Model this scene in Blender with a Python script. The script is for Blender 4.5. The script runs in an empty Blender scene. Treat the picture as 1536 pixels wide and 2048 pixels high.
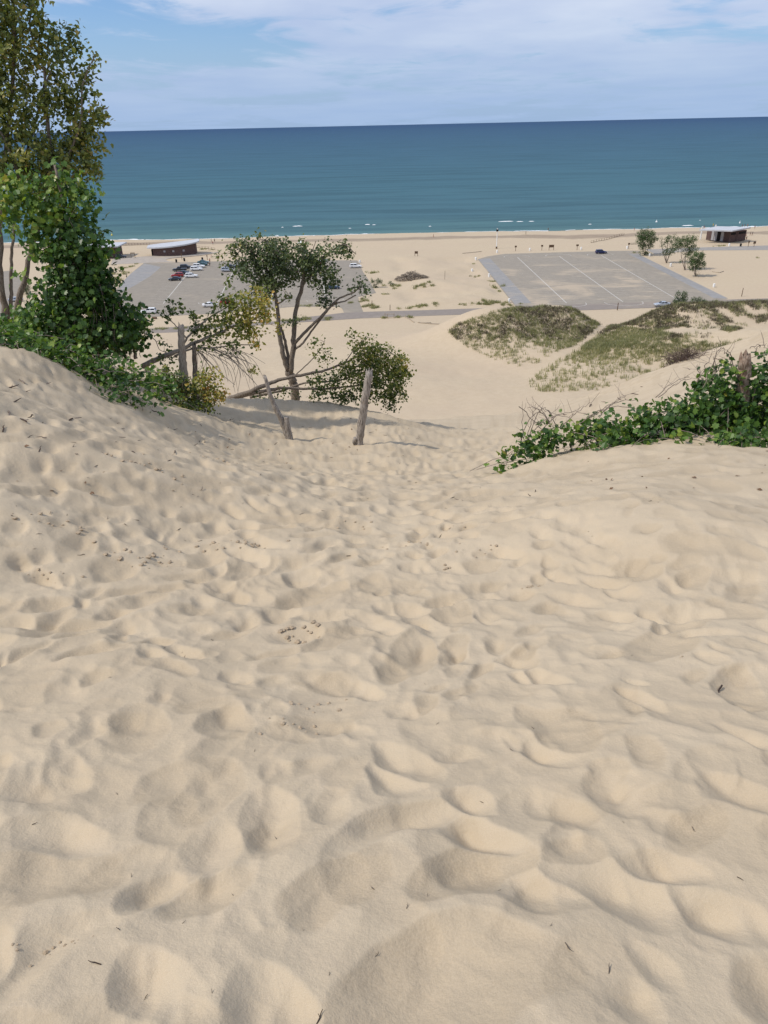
import bpy, math, random
import numpy as np
from mathutils import Vector, Matrix, noise as mnoise

# ------------------------------------------------------------------ camera, sky, sun
SC = bpy.context.scene
COL = SC.collection
FPX = 1479.0
PITCH = math.radians(27.65)
ROLL = math.radians(1.29)
H = 50.0                                   # eye height above the parking lots
cp, sp = math.cos(PITCH), math.sin(PITCH)
cr, sr = math.cos(ROLL), math.sin(ROLL)
Rv = Vector((1, 0, 0)); Uv = Vector((0, sp, cp)); Fv = Vector((0, cp, -sp))
cx = Rv * cr - Uv * sr
cy = Rv * sr + Uv * cr
cam = bpy.data.cameras.new('camera')
cam_o = bpy.data.objects.new('camera', cam); COL.objects.link(cam_o)
m = Matrix((cx, cy, -Fv)).transposed().to_4x4(); m.translation = Vector((0, 0, H))
cam_o.matrix_world = m
cam.sensor_fit = 'VERTICAL'; cam.sensor_height = 24.0
cam.lens = 24.0 * FPX / 2048.0
cam.clip_start = 0.05; cam.clip_end = 90000
SC.camera = cam_o

SUN_EL = math.radians(50); SUN_DIR = Vector((-math.cos(SUN_EL), -0.14, math.sin(SUN_EL))).normalized()
sun = bpy.data.lights.new('sun', 'SUN'); sun.energy = 3.25; sun.angle = math.radians(1.2)
sun.color = (1.0, 0.93, 0.83)
sun_o = bpy.data.objects.new('sun', sun); COL.objects.link(sun_o)
sun_o.rotation_euler = SUN_DIR.to_track_quat('Z', 'Y').to_euler()
sun_o.location = (0, 0, 80)

W = bpy.data.worlds.new('World'); SC.world = W; W.use_nodes = True
nt = W.node_tree; N = nt.nodes; L = nt.links
for n in list(N): N.remove(n)


def node(t, **kw):
    n = N.new(t)
    for k, v in kw.items():
        setattr(n, k, v)
    return n


def mth(op, a, b=None, c=None, clamp=False):
    n = N.new('ShaderNodeMath'); n.operation = op; n.use_clamp = clamp
    for i, v in enumerate((a, b, c)):
        if v is None: continue
        if isinstance(v, (int, float)): n.inputs[i].default_value = v
        else: L.new(v, n.inputs[i])
    return n.outputs[0]


sky = node('ShaderNodeTexSky', sky_type='NISHITA'); sky.sun_disc = False
sky.sun_elevation = SUN_EL; sky.sun_rotation = math.atan2(SUN_DIR.x, SUN_DIR.y)
sky.altitude = 200; sky.air_density = 1.0; sky.dust_density = 0.6; sky.ozone_density = 2.2
tc = node('ShaderNodeTexCoord'); sep = node('ShaderNodeSeparateXYZ')
L.new(tc.outputs['Generated'], sep.inputs[0])
zz = mth('MAXIMUM', sep.outputs['Z'], 0.0)
dz = mth('ADD', zz, 0.055)
u = mth('DIVIDE', sep.outputs['X'], dz); v = mth('DIVIDE', sep.outputs['Y'], dz)
comb = node('ShaderNodeCombineXYZ')
L.new(mth('ADD', mth('MULTIPLY', u, 0.55), mth('MULTIPLY', v, 0.10)), comb.inputs[0])
L.new(mth('ADD', mth('MULTIPLY', v, 0.42), mth('MULTIPLY', u, -0.13)), comb.inputs[1])
comb.inputs[2].default_value = 4.9
n1 = node('ShaderNodeTexNoise'); n1.inputs['Scale'].default_value = 0.75; n1.inputs['Detail'].default_value = 9
n1.inputs['Roughness'].default_value = 0.52; n1.inputs['Distortion'].default_value = 0.5
L.new(comb.outputs[0], n1.inputs['Vector'])
n2 = node('ShaderNodeTexNoise'); n2.inputs['Scale'].default_value = 2.6; n2.inputs['Detail'].default_value = 8
n2.inputs['Roughness'].default_value = 0.6; n2.inputs['Distortion'].default_value = 1.4
L.new(comb.outputs[0], n2.inputs['Vector'])
dens = mth('ADD', mth('MULTIPLY', n1.outputs[0], 0.75), mth('MULTIPLY', n2.outputs[0], 0.25))
mr = node('ShaderNodeMapRange', interpolation_type='SMOOTHSTEP')
L.new(dens, mr.inputs[0])
mr.inputs[1].default_value = 0.40; mr.inputs[2].default_value = 0.515; mr.inputs[3].default_value = 0.0; mr.inputs[4].default_value = 0.86
skys = node('ShaderNodeMix', data_type='RGBA', blend_type='MULTIPLY'); skys.inputs[0].default_value = 1
L.new(sky.outputs[0], skys.inputs[6]); skys.inputs[7].default_value = (0.088, 0.107, 0.138, 1)
# clouds: pale grey white, greyer where thick and low
n3 = node('ShaderNodeTexNoise'); n3.inputs['Scale'].default_value = 1.7; n3.inputs['Detail'].default_value = 6
L.new(comb.outputs[0], n3.inputs['Vector'])
cc = node('ShaderNodeMix', data_type='RGBA'); L.new(n3.outputs[0], cc.inputs[0])
cc.inputs[6].default_value = (0.36, 0.48, 0.78, 1); cc.inputs[7].default_value = (0.92, 0.97, 1.06, 1)
mixc = node('ShaderNodeMix', data_type='RGBA')
L.new(mr.outputs[0], mixc.inputs[0]); L.new(skys.outputs[2], mixc.inputs[6]); L.new(cc.outputs[2], mixc.inputs[7])
# thin veil towards the horizon
veil = node('ShaderNodeMapRange', interpolation_type='SMOOTHSTEP'); L.new(zz, veil.inputs[0])
veil.inputs[1].default_value = 0.0; veil.inputs[2].default_value = 0.13; veil.inputs[3].default_value = 0.85; veil.inputs[4].default_value = 0.0
mixh = node('ShaderNodeMix', data_type='RGBA'); L.new(veil.outputs[0], mixh.inputs[0])
L.new(mixc.outputs[2], mixh.inputs[6]); mixh.inputs[7].default_value = (0.37, 0.53, 0.80, 1)
bg = node('ShaderNodeBackground'); bg.inputs[1].default_value = 0.93
L.new(mixh.outputs[2], bg.inputs[0])
wo = node('ShaderNodeOutputWorld'); L.new(bg.outputs[0], wo.inputs[0])

SC.view_settings.view_transform = 'Standard'; SC.view_settings.look = 'None'
SC.view_settings.exposure = 0.0; SC.view_settings.gamma = 1.0; SC.view_settings.use_curve_mapping = False
SC.cycles.max_bounces = 6; SC.cycles.transparent_max_bounces = 8

# ------------------------------------------------------------------ surveying helpers
RNG = np.random.default_rng(11)
random.seed(5)


def ray(px, py):
    a = (px - 768) / FPX; b = (1024 - py) / FPX
    A = a * cr + b * sr; B = -a * sr + b * cr
    return A, cp + B * sp, -sp + B * cp


def P(px, py, Y):
    "point at forward distance Y that was surveyed at photo position px, py"
    x, y, z = ray(px, py); t = Y / y
    return Vector((x * t, Y, H + z * t))


def G(px, py, z0=0.0):
    x, y, z = ray(px, py); t = (z0 - H) / z
    return Vector((x * t, y * t, z0))


def smooth(a, b, x):
    t = np.clip((np.asarray(x, float) - a) / (b - a), 0, 1)
    return t * t * (3 - 2 * t)


def hash2(ix, iy, s):
    h = (ix.astype(np.int64) * 374761393 + iy.astype(np.int64) * 668265263 + s * 2147483647) & 0x7fffffff
    h = ((h ^ (h >> 13)) * 1274126177) & 0x7fffffff
    return ((h ^ (h >> 16)) & 0xffff) / 65535.0


def vnoise(x, y, s=0):
    ix = np.floor(x); iy = np.floor(y); fx = x - ix; fy = y - iy
    fx = fx * fx * fx * (fx * (fx * 6 - 15) + 10); fy = fy * fy * fy * (fy * (fy * 6 - 15) + 10)
    a = hash2(ix, iy, s); b = hash2(ix + 1, iy, s); c = hash2(ix, iy + 1, s); d = hash2(ix + 1, iy + 1, s)
    return (a * (1 - fx) + b * fx) * (1 - fy) + (c * (1 - fx) + d * fx) * fy - 0.5


def fbm(x, y, o=4, s=0):
    r = 0; a = 1
    for i in range(o):
        r = r + a * vnoise(x * 2 ** i + 13.7 * i, y * 2 ** i - 7.1 * i, s + i); a *= 0.5
    return r


# ------------------------------------------------------------------ terrain
_py = np.array([-60, -6, -2, 0, 36, 48, 91, 105, 122, 150, 180, 203, 225, 330, 380, 400, 414, 426, 470, 600, 1500.])
_pz = np.array([51, 49.6, 48.95, 48.35, 36.65, 31.2, 10.2, 7.2, 5.4, 2.9, 1.1, 0.0, 0, 0, -0.5, -1.2, -1.7, -2.9, -6.5, -9, -12.])
_yy = np.linspace(-60, 1500, 15601)
_zz = np.interp(_yy, _py, _pz)
_k = np.hanning(41); _k /= _k.sum()
_zs = np.convolve(np.pad(_zz, 20, mode='edge'), _k, mode='valid')


def z0(Y):
    return np.interp(Y, _yy, _zs)


TP = [  # surveyed points of the near dune: photo x, y, forward distance
    (0, 700, 13), (60, 706, 13), (120, 742, 13), (200, 790, 13), (300, 822, 14.2), (350, 834, 15), (440, 846, 16.5),
    (-150, 690, 12.5), (0, 660, 21), (110, 688, 20), (180, 730, 18.6), (0, 682, 16), (270, 775, 18.4), (300, 795, 17), (400, 822, 18.5),
    (0, 800, 9.2), (200, 850, 10.5), (100, 980, 6.6), (0, 1000, 6.0), (400, 880, 14.0),
    (480, 812, 20.5), (560, 798, 22), (640, 800, 22.5), (700, 808, 22.5), (760, 824, 21.5), (810, 841, 22), (600, 842, 19.5),
    (575, 882, 17.3), (718, 891, 16.6), (880, 860, 24), (930, 840, 33),
    (1000, 942, 11.4), (1100, 908, 11.6), (1200, 905, 11.4), (1300, 892, 11.2), (1400, 893, 10.8), (1536, 893, 10.4), (1700, 890, 10.2),
    (1040, 915, 12.8), (1150, 880, 13.2), (1300, 850, 13.6), (1500, 815, 13.0),
    (1000, 865, 20), (1100, 845, 20), (1300, 826, 19), (1450, 800, 18), (1536, 770, 19),
    (1100, 818, 31), (1200, 792, 34), (1260, 764, 34), (1330, 737, 34), (1400, 712, 34), (1480, 690, 33), (1560, 655, 33),
    (1150, 830, 26), (1350, 770, 27), (1500, 730, 27),
    (1300, 1000, 6.8), (1500, 1100, 5.1), (1536, 980, 7.2), (1000, 1100, 6.0),
]
_p = [P(*t) for t in TP]
_c = [(q.x, q.y, q.z - float(z0(q.y))) for q in _p]
for X, Y in [(-3, 2), (0, 1.5), (3, 2), (0, 4), (0, 8), (-3, 5), (3, 4.5), (0, 12), (-1, 14), (2, 16), (3, 24), (0, 38), (-6, 40), (8, 44),
             (0, 60), (-20, 60), (25, 70), (0, -5), (-10, -5), (10, -5), (-12, 3), (12, 3), (-7, 30), (-12, 34), (-3, 31)]:
    _c.append((X, Y, 0.0))
_c += [(-12, 12, 3.0), (-14, 16, 3.0), (-18, 22, 2.5), (-12, 20, 1.6), (-9, 24, 0.6), (-20, 35, 0.5), (28, 34, 5.5), (24, 44, 2.5), (30, 24, 3.4), (18, 50, 1.0),
       (-30, 12, 4), (30, 10, 2.5), (-30, -20, 2), (30, -20, 1), (14, 10, 1.3), (16, 18, 2.8)]
_c = np.array(_c)


def _u(r2): return np.where(r2 > 1e-12, 0.5 * r2 * np.log(np.maximum(r2, 1e-12)), 0)


_A = _u((_c[:, None, 0] - _c[None, :, 0]) ** 2 + (_c[:, None, 1] - _c[None, :, 1]) ** 2) + np.eye(len(_c)) * 0.15
_B = np.c_[np.ones(len(_c)), _c[:, :2]]
_M = np.block([[_A, _B], [_B.T, np.zeros((3, 3))]])
_w = np.linalg.solve(_M, np.r_[_c[:, 2], 0, 0, 0])


def tps(X, Y):
    X = np.asarray(X, float).ravel(); Y = np.asarray(Y, float).ravel(); out = np.empty(len(X))
    for s in range(0, len(X), 200000):
        x = X[s:s + 200000]; y = Y[s:s + 200000]
        o = _w[-3] + _w[-2] * x + _w[-1] * y
        for i in range(len(_c)):
            o += _w[i] * _u((x - _c[i, 0]) ** 2 + (y - _c[i, 1]) ** 2)
        out[s:s + 200000] = o
    return out


MOUNDS = [  # x, y, height, radius x, radius y, angle : grassy foredunes behind the road
    (34, 186, 6.1, 16, 12, 0.15), (22, 182, 3.6, 12, 10, 0), (47, 188, 4.6, 8, 9, 0), (33, 166, 2.2, 12, 12, 0),
    (71, 181, 6.6, 11, 12, -0.1), (88, 180, 6.8, 14, 13, 0), (112, 184, 8.0, 20, 14, 0), (140, 186, 8.0, 22, 16, 0),
    (60, 160, 3.6, 13, 14, 0.5), (76, 158, 5.2, 14, 12, 0), (96, 150, 8.0, 16, 15, 0), (118, 150, 12, 20, 16, 0), (46, 146, 1.2, 9, 9, 0),
    (-100, 190, 3, 20, 12, 0), (-60, 150, 2.5, 25, 14, 0.3), (0, 150, 1.2, 14, 20, 0)]


def mound_h(X, Y):
    r = 0
    for x, y, h, a, b, t in MOUNDS:
        dx = X - x; dy = Y - y; c, s = math.cos(t), math.sin(t)
        q = ((dx * c + dy * s) / a) ** 2 + ((-dx * s + dy * c) / b) ** 2
        r = r + h * np.exp(-q * 1.0)
    return r * (1 - smooth(194, 204, Y))


def terr(X, Y):
    "height of the ground without footprints"
    X = np.asarray(X, float); Y = np.asarray(Y, float); sh = X.shape
    near = np.zeros(X.size)
    R = np.hypot(X, Y).ravel()
    mk = R < 100
    if mk.any():
        xf = X.ravel()[mk]; yf = Y.ravel()[mk]
        near[mk] = np.clip(tps(np.clip(xf, -38, 38), np.clip(yf, -25, 75)), -2, 9) * (1 - smooth(45, 95, R[mk]))
    far = smooth(100, 150, Y)
    z = z0(Y) + near.reshape(sh) + far * mound_h(X, Y)
    # a little unevenness everywhere except under the paving
    und = fbm(X * 0.05, Y * 0.05, 4, 3) * 0.9 * far * (1 - smooth(190, 202, Y) * (1 - smooth(338, 360, Y) * 0.3))
    und = und + fbm(X * 0.011, Y * 0.011, 3, 8) * 5.0 * smooth(40, 70, Y) * (1 - smooth(100, 215, Y))
    und = und + fbm(X * 0.45, Y * 0.45, 3, 5) * 0.20 * (1 - smooth(60, 120, np.abs(Y)))
    gully = smooth(225, 245, Y) * (1 - smooth(320, 335, Y)) * smooth(1, 8, X) * (1 - smooth(35, 40, X + (Y - 229) * 0.0))
    und = und + gully * (fbm(X * 0.06 + 3, Y * 0.06, 3, 21) * 1.6 + 0.5 * smooth(8, 18, X) * (1 - smooth(22, 36, X)))
    shore = smooth(335, 370, Y)
    und = und + shore * (fbm(X * 0.02, Y * 0.05, 4, 31) * 0.7)
    return z + und


def tz(x, y):
    return float(terr(np.array([x]), np.array([y]))[0])


def hit(px, py, y0=3.0, y1=260.0):
    "where the line of sight through photo position px, py meets the ground"
    dx, dy, dzz = ray(px, py)
    Y = np.exp(np.linspace(math.log(y0), math.log(y1), 1500)); t = Y / dy
    g = H + dzz * t - terr(dx * t, Y)
    k = np.argmax(g < 0) if (g < 0).any() else len(Y) - 1
    return Vector((dx * t[k], Y[k], tz(dx * t[k], Y[k])))


# footprints: stamped one after another on two height grids
def path_density(X, Y):
    "how trampled the sand is: the walking line runs down the middle and left"
    edge = 1.3 + 0.12 * Y + 0.6 * np.sin(Y * 0.5)
    return 1 - 0.75 * smooth(edge - 0.7, edge + 0.9, X)


class HG:
    def __init__(s, x0, x1, y0, y1, c):
        s.x0, s.y0, s.c = x0, y0, c
        s.nx = int((x1 - x0) / c) + 1; s.ny = int((y1 - y0) / c) + 1
        s.h = np.zeros((s.ny, s.nx), np.float64); s.g = np.zeros((s.ny, s.nx), np.float64); s.x1 = x1; s.y1 = y1

    def stamp(s, x, y, a, b, ang, d, seed, rough):
        R = 1.9 * max(a, b)
        i0 = max(0, int((x - R - s.x0) / s.c)); i1 = min(s.nx, int((x + R - s.x0) / s.c) + 2)
        j0 = max(0, int((y - R - s.y0) / s.c)); j1 = min(s.ny, int((y + R - s.y0) / s.c) + 2)
        if i0 >= i1 or j0 >= j1: return
        X, Y = np.meshgrid(s.x0 + np.arange(i0, i1) * s.c - x, s.y0 + np.arange(j0, j1) * s.c - y)
        c, n = math.cos(ang), math.sin(ang)
        U = X * c + Y * n; V = -X * n + Y * c
        th = np.arctan2(V / b, U / a)
        q = np.sqrt((U / a) ** 2 + (V / b) ** 2)
        q = q / (1 + 0.13 * np.sin(2 * th + seed) + 0.09 * np.sin(3 * th + seed * 2.3) + 0.05 * np.sin(5 * th + seed * 3.1))
        h = s.h[j0:j1, i0:i1]
        keep = 0.35 + 0.65 * smooth(0.55, 1.15, q)
        lean = 1 + 0.45 * (V / b) * math.sin(seed * 1.7) + 0.4 * (U / a)
        bowl = -d * np.clip(1 - q ** 2.2, 0, None) * np.clip(lean, 0.45, 1.35)
        rim = d * 0.20 * np.exp(-((q - 1.15) / 0.32) ** 2) * np.clip(1 - 0.7 * U / a, 0.15, 1.7)
        s.h[j0:j1, i0:i1] = h * keep + bowl + rim
        gg = s.g[j0:j1, i0:i1]; k2 = smooth(1.05, 0.9, q)
        s.g[j0:j1, i0:i1] = gg * (1 - k2) + k2 * rough

    def soften(s, n):
        h = s.h
        for _ in range(n):
            p = np.pad(h, 1, mode='edge')
            h = (p[1:-1, 1:-1] * 4 + p[:-2, 1:-1] + p[2:, 1:-1] + p[1:-1, :-2] + p[1:-1, 2:]) / 8
        s.h = h

    def sample(s, X, Y, h=None):
        fx = np.clip((X - s.x0) / s.c, 0, s.nx - 1.001); fy = np.clip((Y - s.y0) / s.c, 0, s.ny - 1.001)
        i = fx.astype(int); j = fy.astype(int); fx = fx - i; fy = fy - j
        h = s.h if h is None else h
        return (h[j, i] * (1 - fx) + h[j, i + 1] * fx) * (1 - fy) + (h[j + 1, i] * (1 - fx) + h[j + 1, i + 1] * fx) * fy


far_g = HG(-24, 24, -3, 42, 0.03)
near_g = HG(-5, 5, -0.5, 7.5, 0.009)
rs = np.random.default_rng(42)
n_st = 50000
sx = rs.uniform(-24, 24, n_st); sy = -3 + 45 * rs.uniform(0, 1, n_st)
ok = (np.abs(sx) < 4 + 0.7 * np.maximum(sy, 0))
sx, sy = sx[ok], sy[ok]
pd = path_density(sx, sy)
for x, y, q, r in zip(sx, sy, pd, rs.uniform(0, 1, (len(sx), 8))):
    if r[0] > 0.05 + 0.50 * q: continue
    a = 0.095 + 0.125 * r[1]; b = a * (0.50 + 0.36 * r[2]); ang = math.pi / 2 + (r[3] - 0.5) * 1.7
    d = (0.021 + 0.036 * r[4] ** 1.2) * (0.36 + 0.64 * q)
    if r[7] > 0.93: a *= 1.7; b *= 1.5; d *= 1.2
    rg = 0.25 + 0.75 * r[6] if r[6] > 0.35 else 0.0
    far_g.stamp(x, y, a, b, ang, d, r[5] * 6.28, rg)
    near_g.stamp(x, y, a, b, ang, d, r[5] * 6.28, rg)


def bowls(X, Y, cxs, cys, seed, k, cmax):
    "shallow overlapping bowls that meet in crisp ridges, stretched down the slope"
    wx = X + fbm(X * 1.1, Y * 0.9, 2, seed + 5) * 0.36; wy = Y + fbm(X * 1.0 + 9, Y * 0.9, 2, seed + 6) * 0.44
    wx = wx + fbm(X * 5.3, Y * 4.1, 2, seed + 8) * 0.07; wy = wy + fbm(X * 4.6, Y * 4.9, 2, seed + 9) * 0.07
    gx = wx / cxs; gy = wy / cys; ix = np.floor(gx); iy = np.floor(gy)
    best = np.full(X.shape, 9.0); tone = np.zeros(X.shape)
    for dx in (-1, 0, 1):
        for dy in (-1, 0, 1):
            jx = ix + dx; jy = iy + dy
            px_ = jx + 0.1 + 0.8 * hash2(jx, jy, seed + 1); py_ = jy + 0.1 + 0.8 * hash2(jx, jy, seed + 2)
            kk = k * (0.60 + 0.80 * hash2(jx, jy, seed + 3)); c0_ = cmax * hash2(jx, jy, seed + 4) ** 1.5
            an = (hash2(jx, jy, seed + 11) - 0.5) * 2.4; ca, sa = np.cos(an), np.sin(an)
            ux = (gx - px_) * cxs; uy = (gy - py_) * cys; vx = ux * ca + uy * sa; vy = (-ux * sa + uy * ca) * 0.62
            q = (np.sqrt(vx * vx + vy * vy + 0.0016) - 0.04) * kk + c0_
            m_ = q < best; best = np.where(m_, q, best); tone = np.where(m_, hash2(jx, jy, seed + 7), tone)
    return best, tone


for g_ in (far_g, near_g):
    Xg, Yg = np.meshgrid(g_.x0 + np.arange(g_.nx) * g_.c, g_.y0 + np.arange(g_.ny) * g_.c)
    trod = path_density(Xg, Yg)
    b1_, t1_ = bowls(Xg, Yg, 0.31, 0.40, 300, 0.66, 0.050)
    b2_, t2_ = bowls(Xg + 40, Yg, 0.16, 0.20, 340, 0.52, 0.020)
    cap = 0.066 + 0.034 * smooth(-0.35, 0.35, fbm(Xg * 0.9, Yg * 0.7, 2, 350))
    hb = cap - np.maximum(cap - b1_, 0) ** 1.0
    g_.h = g_.h * 0.42 + (hb - 0.065) * (0.22 + 0.84 * trod) + np.minimum(b2_, 0.030) * 0.50 * (0.3 + 0.7 * trod)
    g_.g = np.clip(g_.g * 0.45 + 0.75 * (t1_ > 0.55) * smooth(0.0, 0.012, cap - b1_) * (0.4 + 0.6 * t1_), 0, 1)
    del Xg, Yg
near_g.soften(1)


def coarse_shade(X, Y):
    inn = (1 - smooth(4.4, 4.9, np.abs(X))) * (1 - smooth(6.8, 7.4, Y)) * smooth(-0.5, -0.1, Y)
    fade = (1 - smooth(21, 24, np.abs(X))) * (1 - smooth(38, 42, Y)) * smooth(-3, -2, Y)
    return (far_g.sample(X, Y, far_g.g) * (1 - inn) + near_g.sample(X, Y, near_g.g) * inn) * fade


def foot(X, Y):
    hf = far_g.sample(X, Y)
    inn = smooth(4.9, 4.5, np.abs(X)) if False else (1 - smooth(4.4, 4.9, np.abs(X))) * (1 - smooth(6.8, 7.4, Y)) * smooth(-0.5, -0.1, Y)
    hn = near_g.sample(X, Y)
    h = hf * (1 - inn) + hn * inn
    fade = (1 - smooth(21, 24, np.abs(X))) * (1 - 0.5 * smooth(18, 26, Y)) * (1 - smooth(29, 36, Y)) * smooth(-3, -2, Y)
    rip = fbm(X * 2.2, Y * 2.2, 3, 71) * 0.015 + fbm(X * 9, Y * 9, 3, 77) * 0.003 + (fbm(X * 30, Y * 30, 2, 79) * 0.0012 if X.size > 9 else 0)
    return h * fade * 0.90 * (0.85 + 0.15 * smooth(0.9, 3.6, Y)) + rip * fade


def smash(name, V, Fq, mat, parent=None):
    me = bpy.data.meshes.new(name)
    me.vertices.add(len(V)); me.vertices.foreach_set('co', np.ascontiguousarray(V, np.float32).ravel())
    nf = len(Fq); k = Fq.shape[1]
    me.loops.add(nf * k); me.loops.foreach_set('vertex_index', np.ascontiguousarray(Fq, np.int32).ravel())
    me.polygons.add(nf); me.polygons.foreach_set('loop_start', np.arange(nf, dtype=np.int32) * k)
    me.polygons.foreach_set('loop_total', np.full(nf, k, np.int32))
    me.update(calc_edges=True)
    if mat: me.materials.append(mat)
    o = bpy.data.objects.new(name, me); COL.objects.link(o)
    if parent: o.parent = parent
    return o


def shade_smooth(o):
    o.data.polygons.foreach_set('use_smooth', np.ones(len(o.data.polygons), bool))


def polar_sheet(name, fn, mat):
    fine = np.radians(np.linspace(-47, 47, 1000))
    crs = np.radians(np.linspace(47, 313, 60))[1:-1]
    th = np.r_[fine, crs]                  # clockwise from +Y
    pyy = np.arange(2600, 851, -1.9)
    dep = np.tan(PITCH + np.arctan((pyy - 1024) / FPX))
    r1 = 1.65 / (dep - 0.325); r1 = r1[(r1 > 0.25) & (r1 < 34)]
    r = np.r_[[0.0, 0.1, 0.18], r1, np.linspace(34.1, 44, 90), np.exp(np.linspace(math.log(44.3), math.log(100), 60)),
              1 / np.linspace(1 / 101, 1 / 420, 330), np.linspace(421, 470, 40), [500, 560, 700, 1000, 1500]]
    Rr, T = np.meshgrid(r, th, indexing='ij')
    X = Rr * np.sin(T); Y = Rr * np.cos(T)
    Z = fn(X, Y)
    V = np.stack([X, Y, Z], -1).reshape(-1, 3)
    nr, n = len(r), len(th)
    i = np.arange(nr - 1)[:, None]; j = np.arange(n)[None, :]; j2 = (j + 1) % n
    Fq = np.stack([i * n + j, i * n + j2, (i + 1) * n + j2, (i + 1) * n + j], -1).reshape(-1, 4)[:, ::-1]
    o = smash(name, V, Fq, mat); shade_smooth(o)
    at = o.data.attributes.new('coarse_shade', 'FLOAT', 'POINT')
    at.data.foreach_set('value', coarse_shade(X, Y).astype(np.float32).ravel())
    return o


# ------------------------------------------------------------------ materials
class NT:
    def __init__(s, name):
        s.m = bpy.data.materials.new(name); s.m.use_nodes = True; s.t = s.m.node_tree
        s.b = s.t.nodes['Principled BSDF']; s.out = s.t.nodes['Material Output']

    def n(s, t, **kw):
        x = s.t.nodes.new(t)
        for k, v in kw.items(): setattr(x, k, v)
        return x

    def l(s, a, b): s.t.links.new(a, b)

    def noise(s, vec, scale, detail=4, rough=0.55, dist=0.0):
        x = s.n('ShaderNodeTexNoise'); x.inputs['Scale'].default_value = scale; x.inputs['Detail'].default_value = detail
        x.inputs['Roughness'].default_value = rough; x.inputs['Distortion'].default_value = dist
        s.l(vec, x.inputs['Vector']); return x.outputs[0]

    def mr(s, v, a, b, c=0.0, d=1.0, sm=True):
        x = s.n('ShaderNodeMapRange')
        if sm: x.interpolation_type = 'SMOOTHSTEP'
        s.l(v, x.inputs[0])
        for i, q in enumerate((a, b, c, d)): x.inputs[i + 1].default_value = q
        return x.outputs[0]

    def mix(s, f, a, b, bt='MIX'):
        x = s.n('ShaderNodeMix', data_type='RGBA', blend_type=bt)
        for sock, v in ((x.inputs[0], f), (x.inputs[6], a), (x.inputs[7], b)):
            if isinstance(v, (int, float)): sock.default_value = v
            elif isinstance(v, tuple): sock.default_value = v if len(v) == 4 else (*v, 1)
            else: s.l(v, sock)
        return x.outputs[2]

    def mth(s, op, a, b=0.0, clamp=False):
        x = s.n('ShaderNodeMath', operation=op, use_clamp=clamp)
        for i, v in enumerate((a, b)):
            if isinstance(v, (int, float)): x.inputs[i].default_value = v
            else: s.l(v, x.inputs[i])
        return x.outputs[0]

    def bump(s, h, strength=0.3, dist=0.02, prev=None):
        x = s.n('ShaderNodeBump'); x.inputs['Strength'].default_value = strength; x.inputs['Distance'].default_value = dist
        s.l(h, x.inputs['Height'])
        if prev is not None: s.l(prev, x.inputs['Normal'])
        return x.outputs[0]

    def pos(s):
        g = s.n('ShaderNodeNewGeometry'); return g.outputs['Position']

    def xyz(s, v):
        x = s.n('ShaderNodeSeparateXYZ'); s.l(v, x.inputs[0]); return x.outputs

    def scalev(s, v, sc):
        x = s.n('ShaderNodeVectorMath', operation='MULTIPLY'); s.l(v, x.inputs[0]); x.inputs[1].default_value = sc
        return x.outputs[0]


SAND = (0.515, 0.424, 0.300); SAND2 = (0.475, 0.386, 0.268)


def sand_material(shore=True):
    t = NT('dry_sand'); p = t.pos()
    big = t.noise(p, 0.9, 5, 0.6); mid = t.noise(p, 7, 4, 0.6); grain = t.noise(p, 420, 2, 0.7); grain2 = t.noise(p, 130, 2, 0.6)
    c = t.mix(t.mr(big, 0.3, 0.7), SAND, SAND2)
    c = t.mix(t.mr(mid, 0.35, 0.75, 0, 0.35), c, (0.52, 0.42, 0.30))
    c = t.mix(t.mr(grain, 0.30, 0.46, 0.30, 0.0), c, (0.26, 0.18, 0.11))
    c = t.mix(t.mr(grain, 0.58, 0.72, 0.0, 0.35), c, (0.80, 0.70, 0.55))
    at = t.n('ShaderNodeAttribute'); at.attribute_name = 'coarse_shade'
    c = t.mix(t.mth('MULTIPLY', at.outputs['Fac'], 0.75), c, t.mix(t.mr(grain2, 0.4, 0.6), (0.445, 0.358, 0.246), (0.395, 0.315, 0.214)))  # coarser sand in pits, with shade put into its colour so they read hollow
    x, y, z = t.xyz(p)
    # wide patches of paler and browner sand over the flats
    flat = t.noise(t.scalev(p, (0.02, 0.05, 0.0)), 1.0, 6, 0.6)
    c = t.mix(t.mth('MULTIPLY', t.mr(flat, 0.35, 0.7), t.mr(y, 60, 120, 0, 0.40)), c, (0.47, 0.37, 0.27))
    # wet, darker band of sand and wrack behind the beach crest
    wob = t.noise(t.scalev(p, (0.015, 0.0, 0.0)), 1.0, 5, 0.6)
    yy = t.mth('ADD', y, t.mth('MULTIPLY', t.mth('SUBTRACT', wob, 0.5), 30.0))
    yy = t.mth('ADD', yy, t.mth('MULTIPLY', x, 0.03))
    fine = t.noise(t.scalev(p, (0.08, 0.5, 0.0)), 1.0, 5, 0.7)
    band = t.mth('MULTIPLY', t.mr(yy, 380, 386), t.mr(yy, 396, 401, 1, 0))
    band = t.mth('MULTIPLY', band, t.mr(fine, 0.3, 0.6, 0.35, 0.8))
    c = t.mix(band, c, (0.24, 0.185, 0.14))
    wet = t.mr(z, -3.05, -2.45, 1, 0)
    c = t.mix(t.mth('MULTIPLY', wet, 0.75), c, (0.30, 0.24, 0.17))
    t.l(c, t.b.inputs['Base Color'])
    t.b.inputs['Roughness'].default_value = 0.95; t.b.inputs['Specular IOR Level'].default_value = 0.15
    b1 = t.bump(t.noise(p, 24, 5, 0.65), 0.35, 0.02)
    b2 = t.bump(grain2, 0.25, 0.004, b1)
    b3 = t.bump(grain, 0.35, 0.0025, b2)
    t.l(b3, t.b.inputs['Normal'])
    return t.m


M_SAND = sand_material()


def struct(o): o['kind'] = 'structure'; return o


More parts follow.
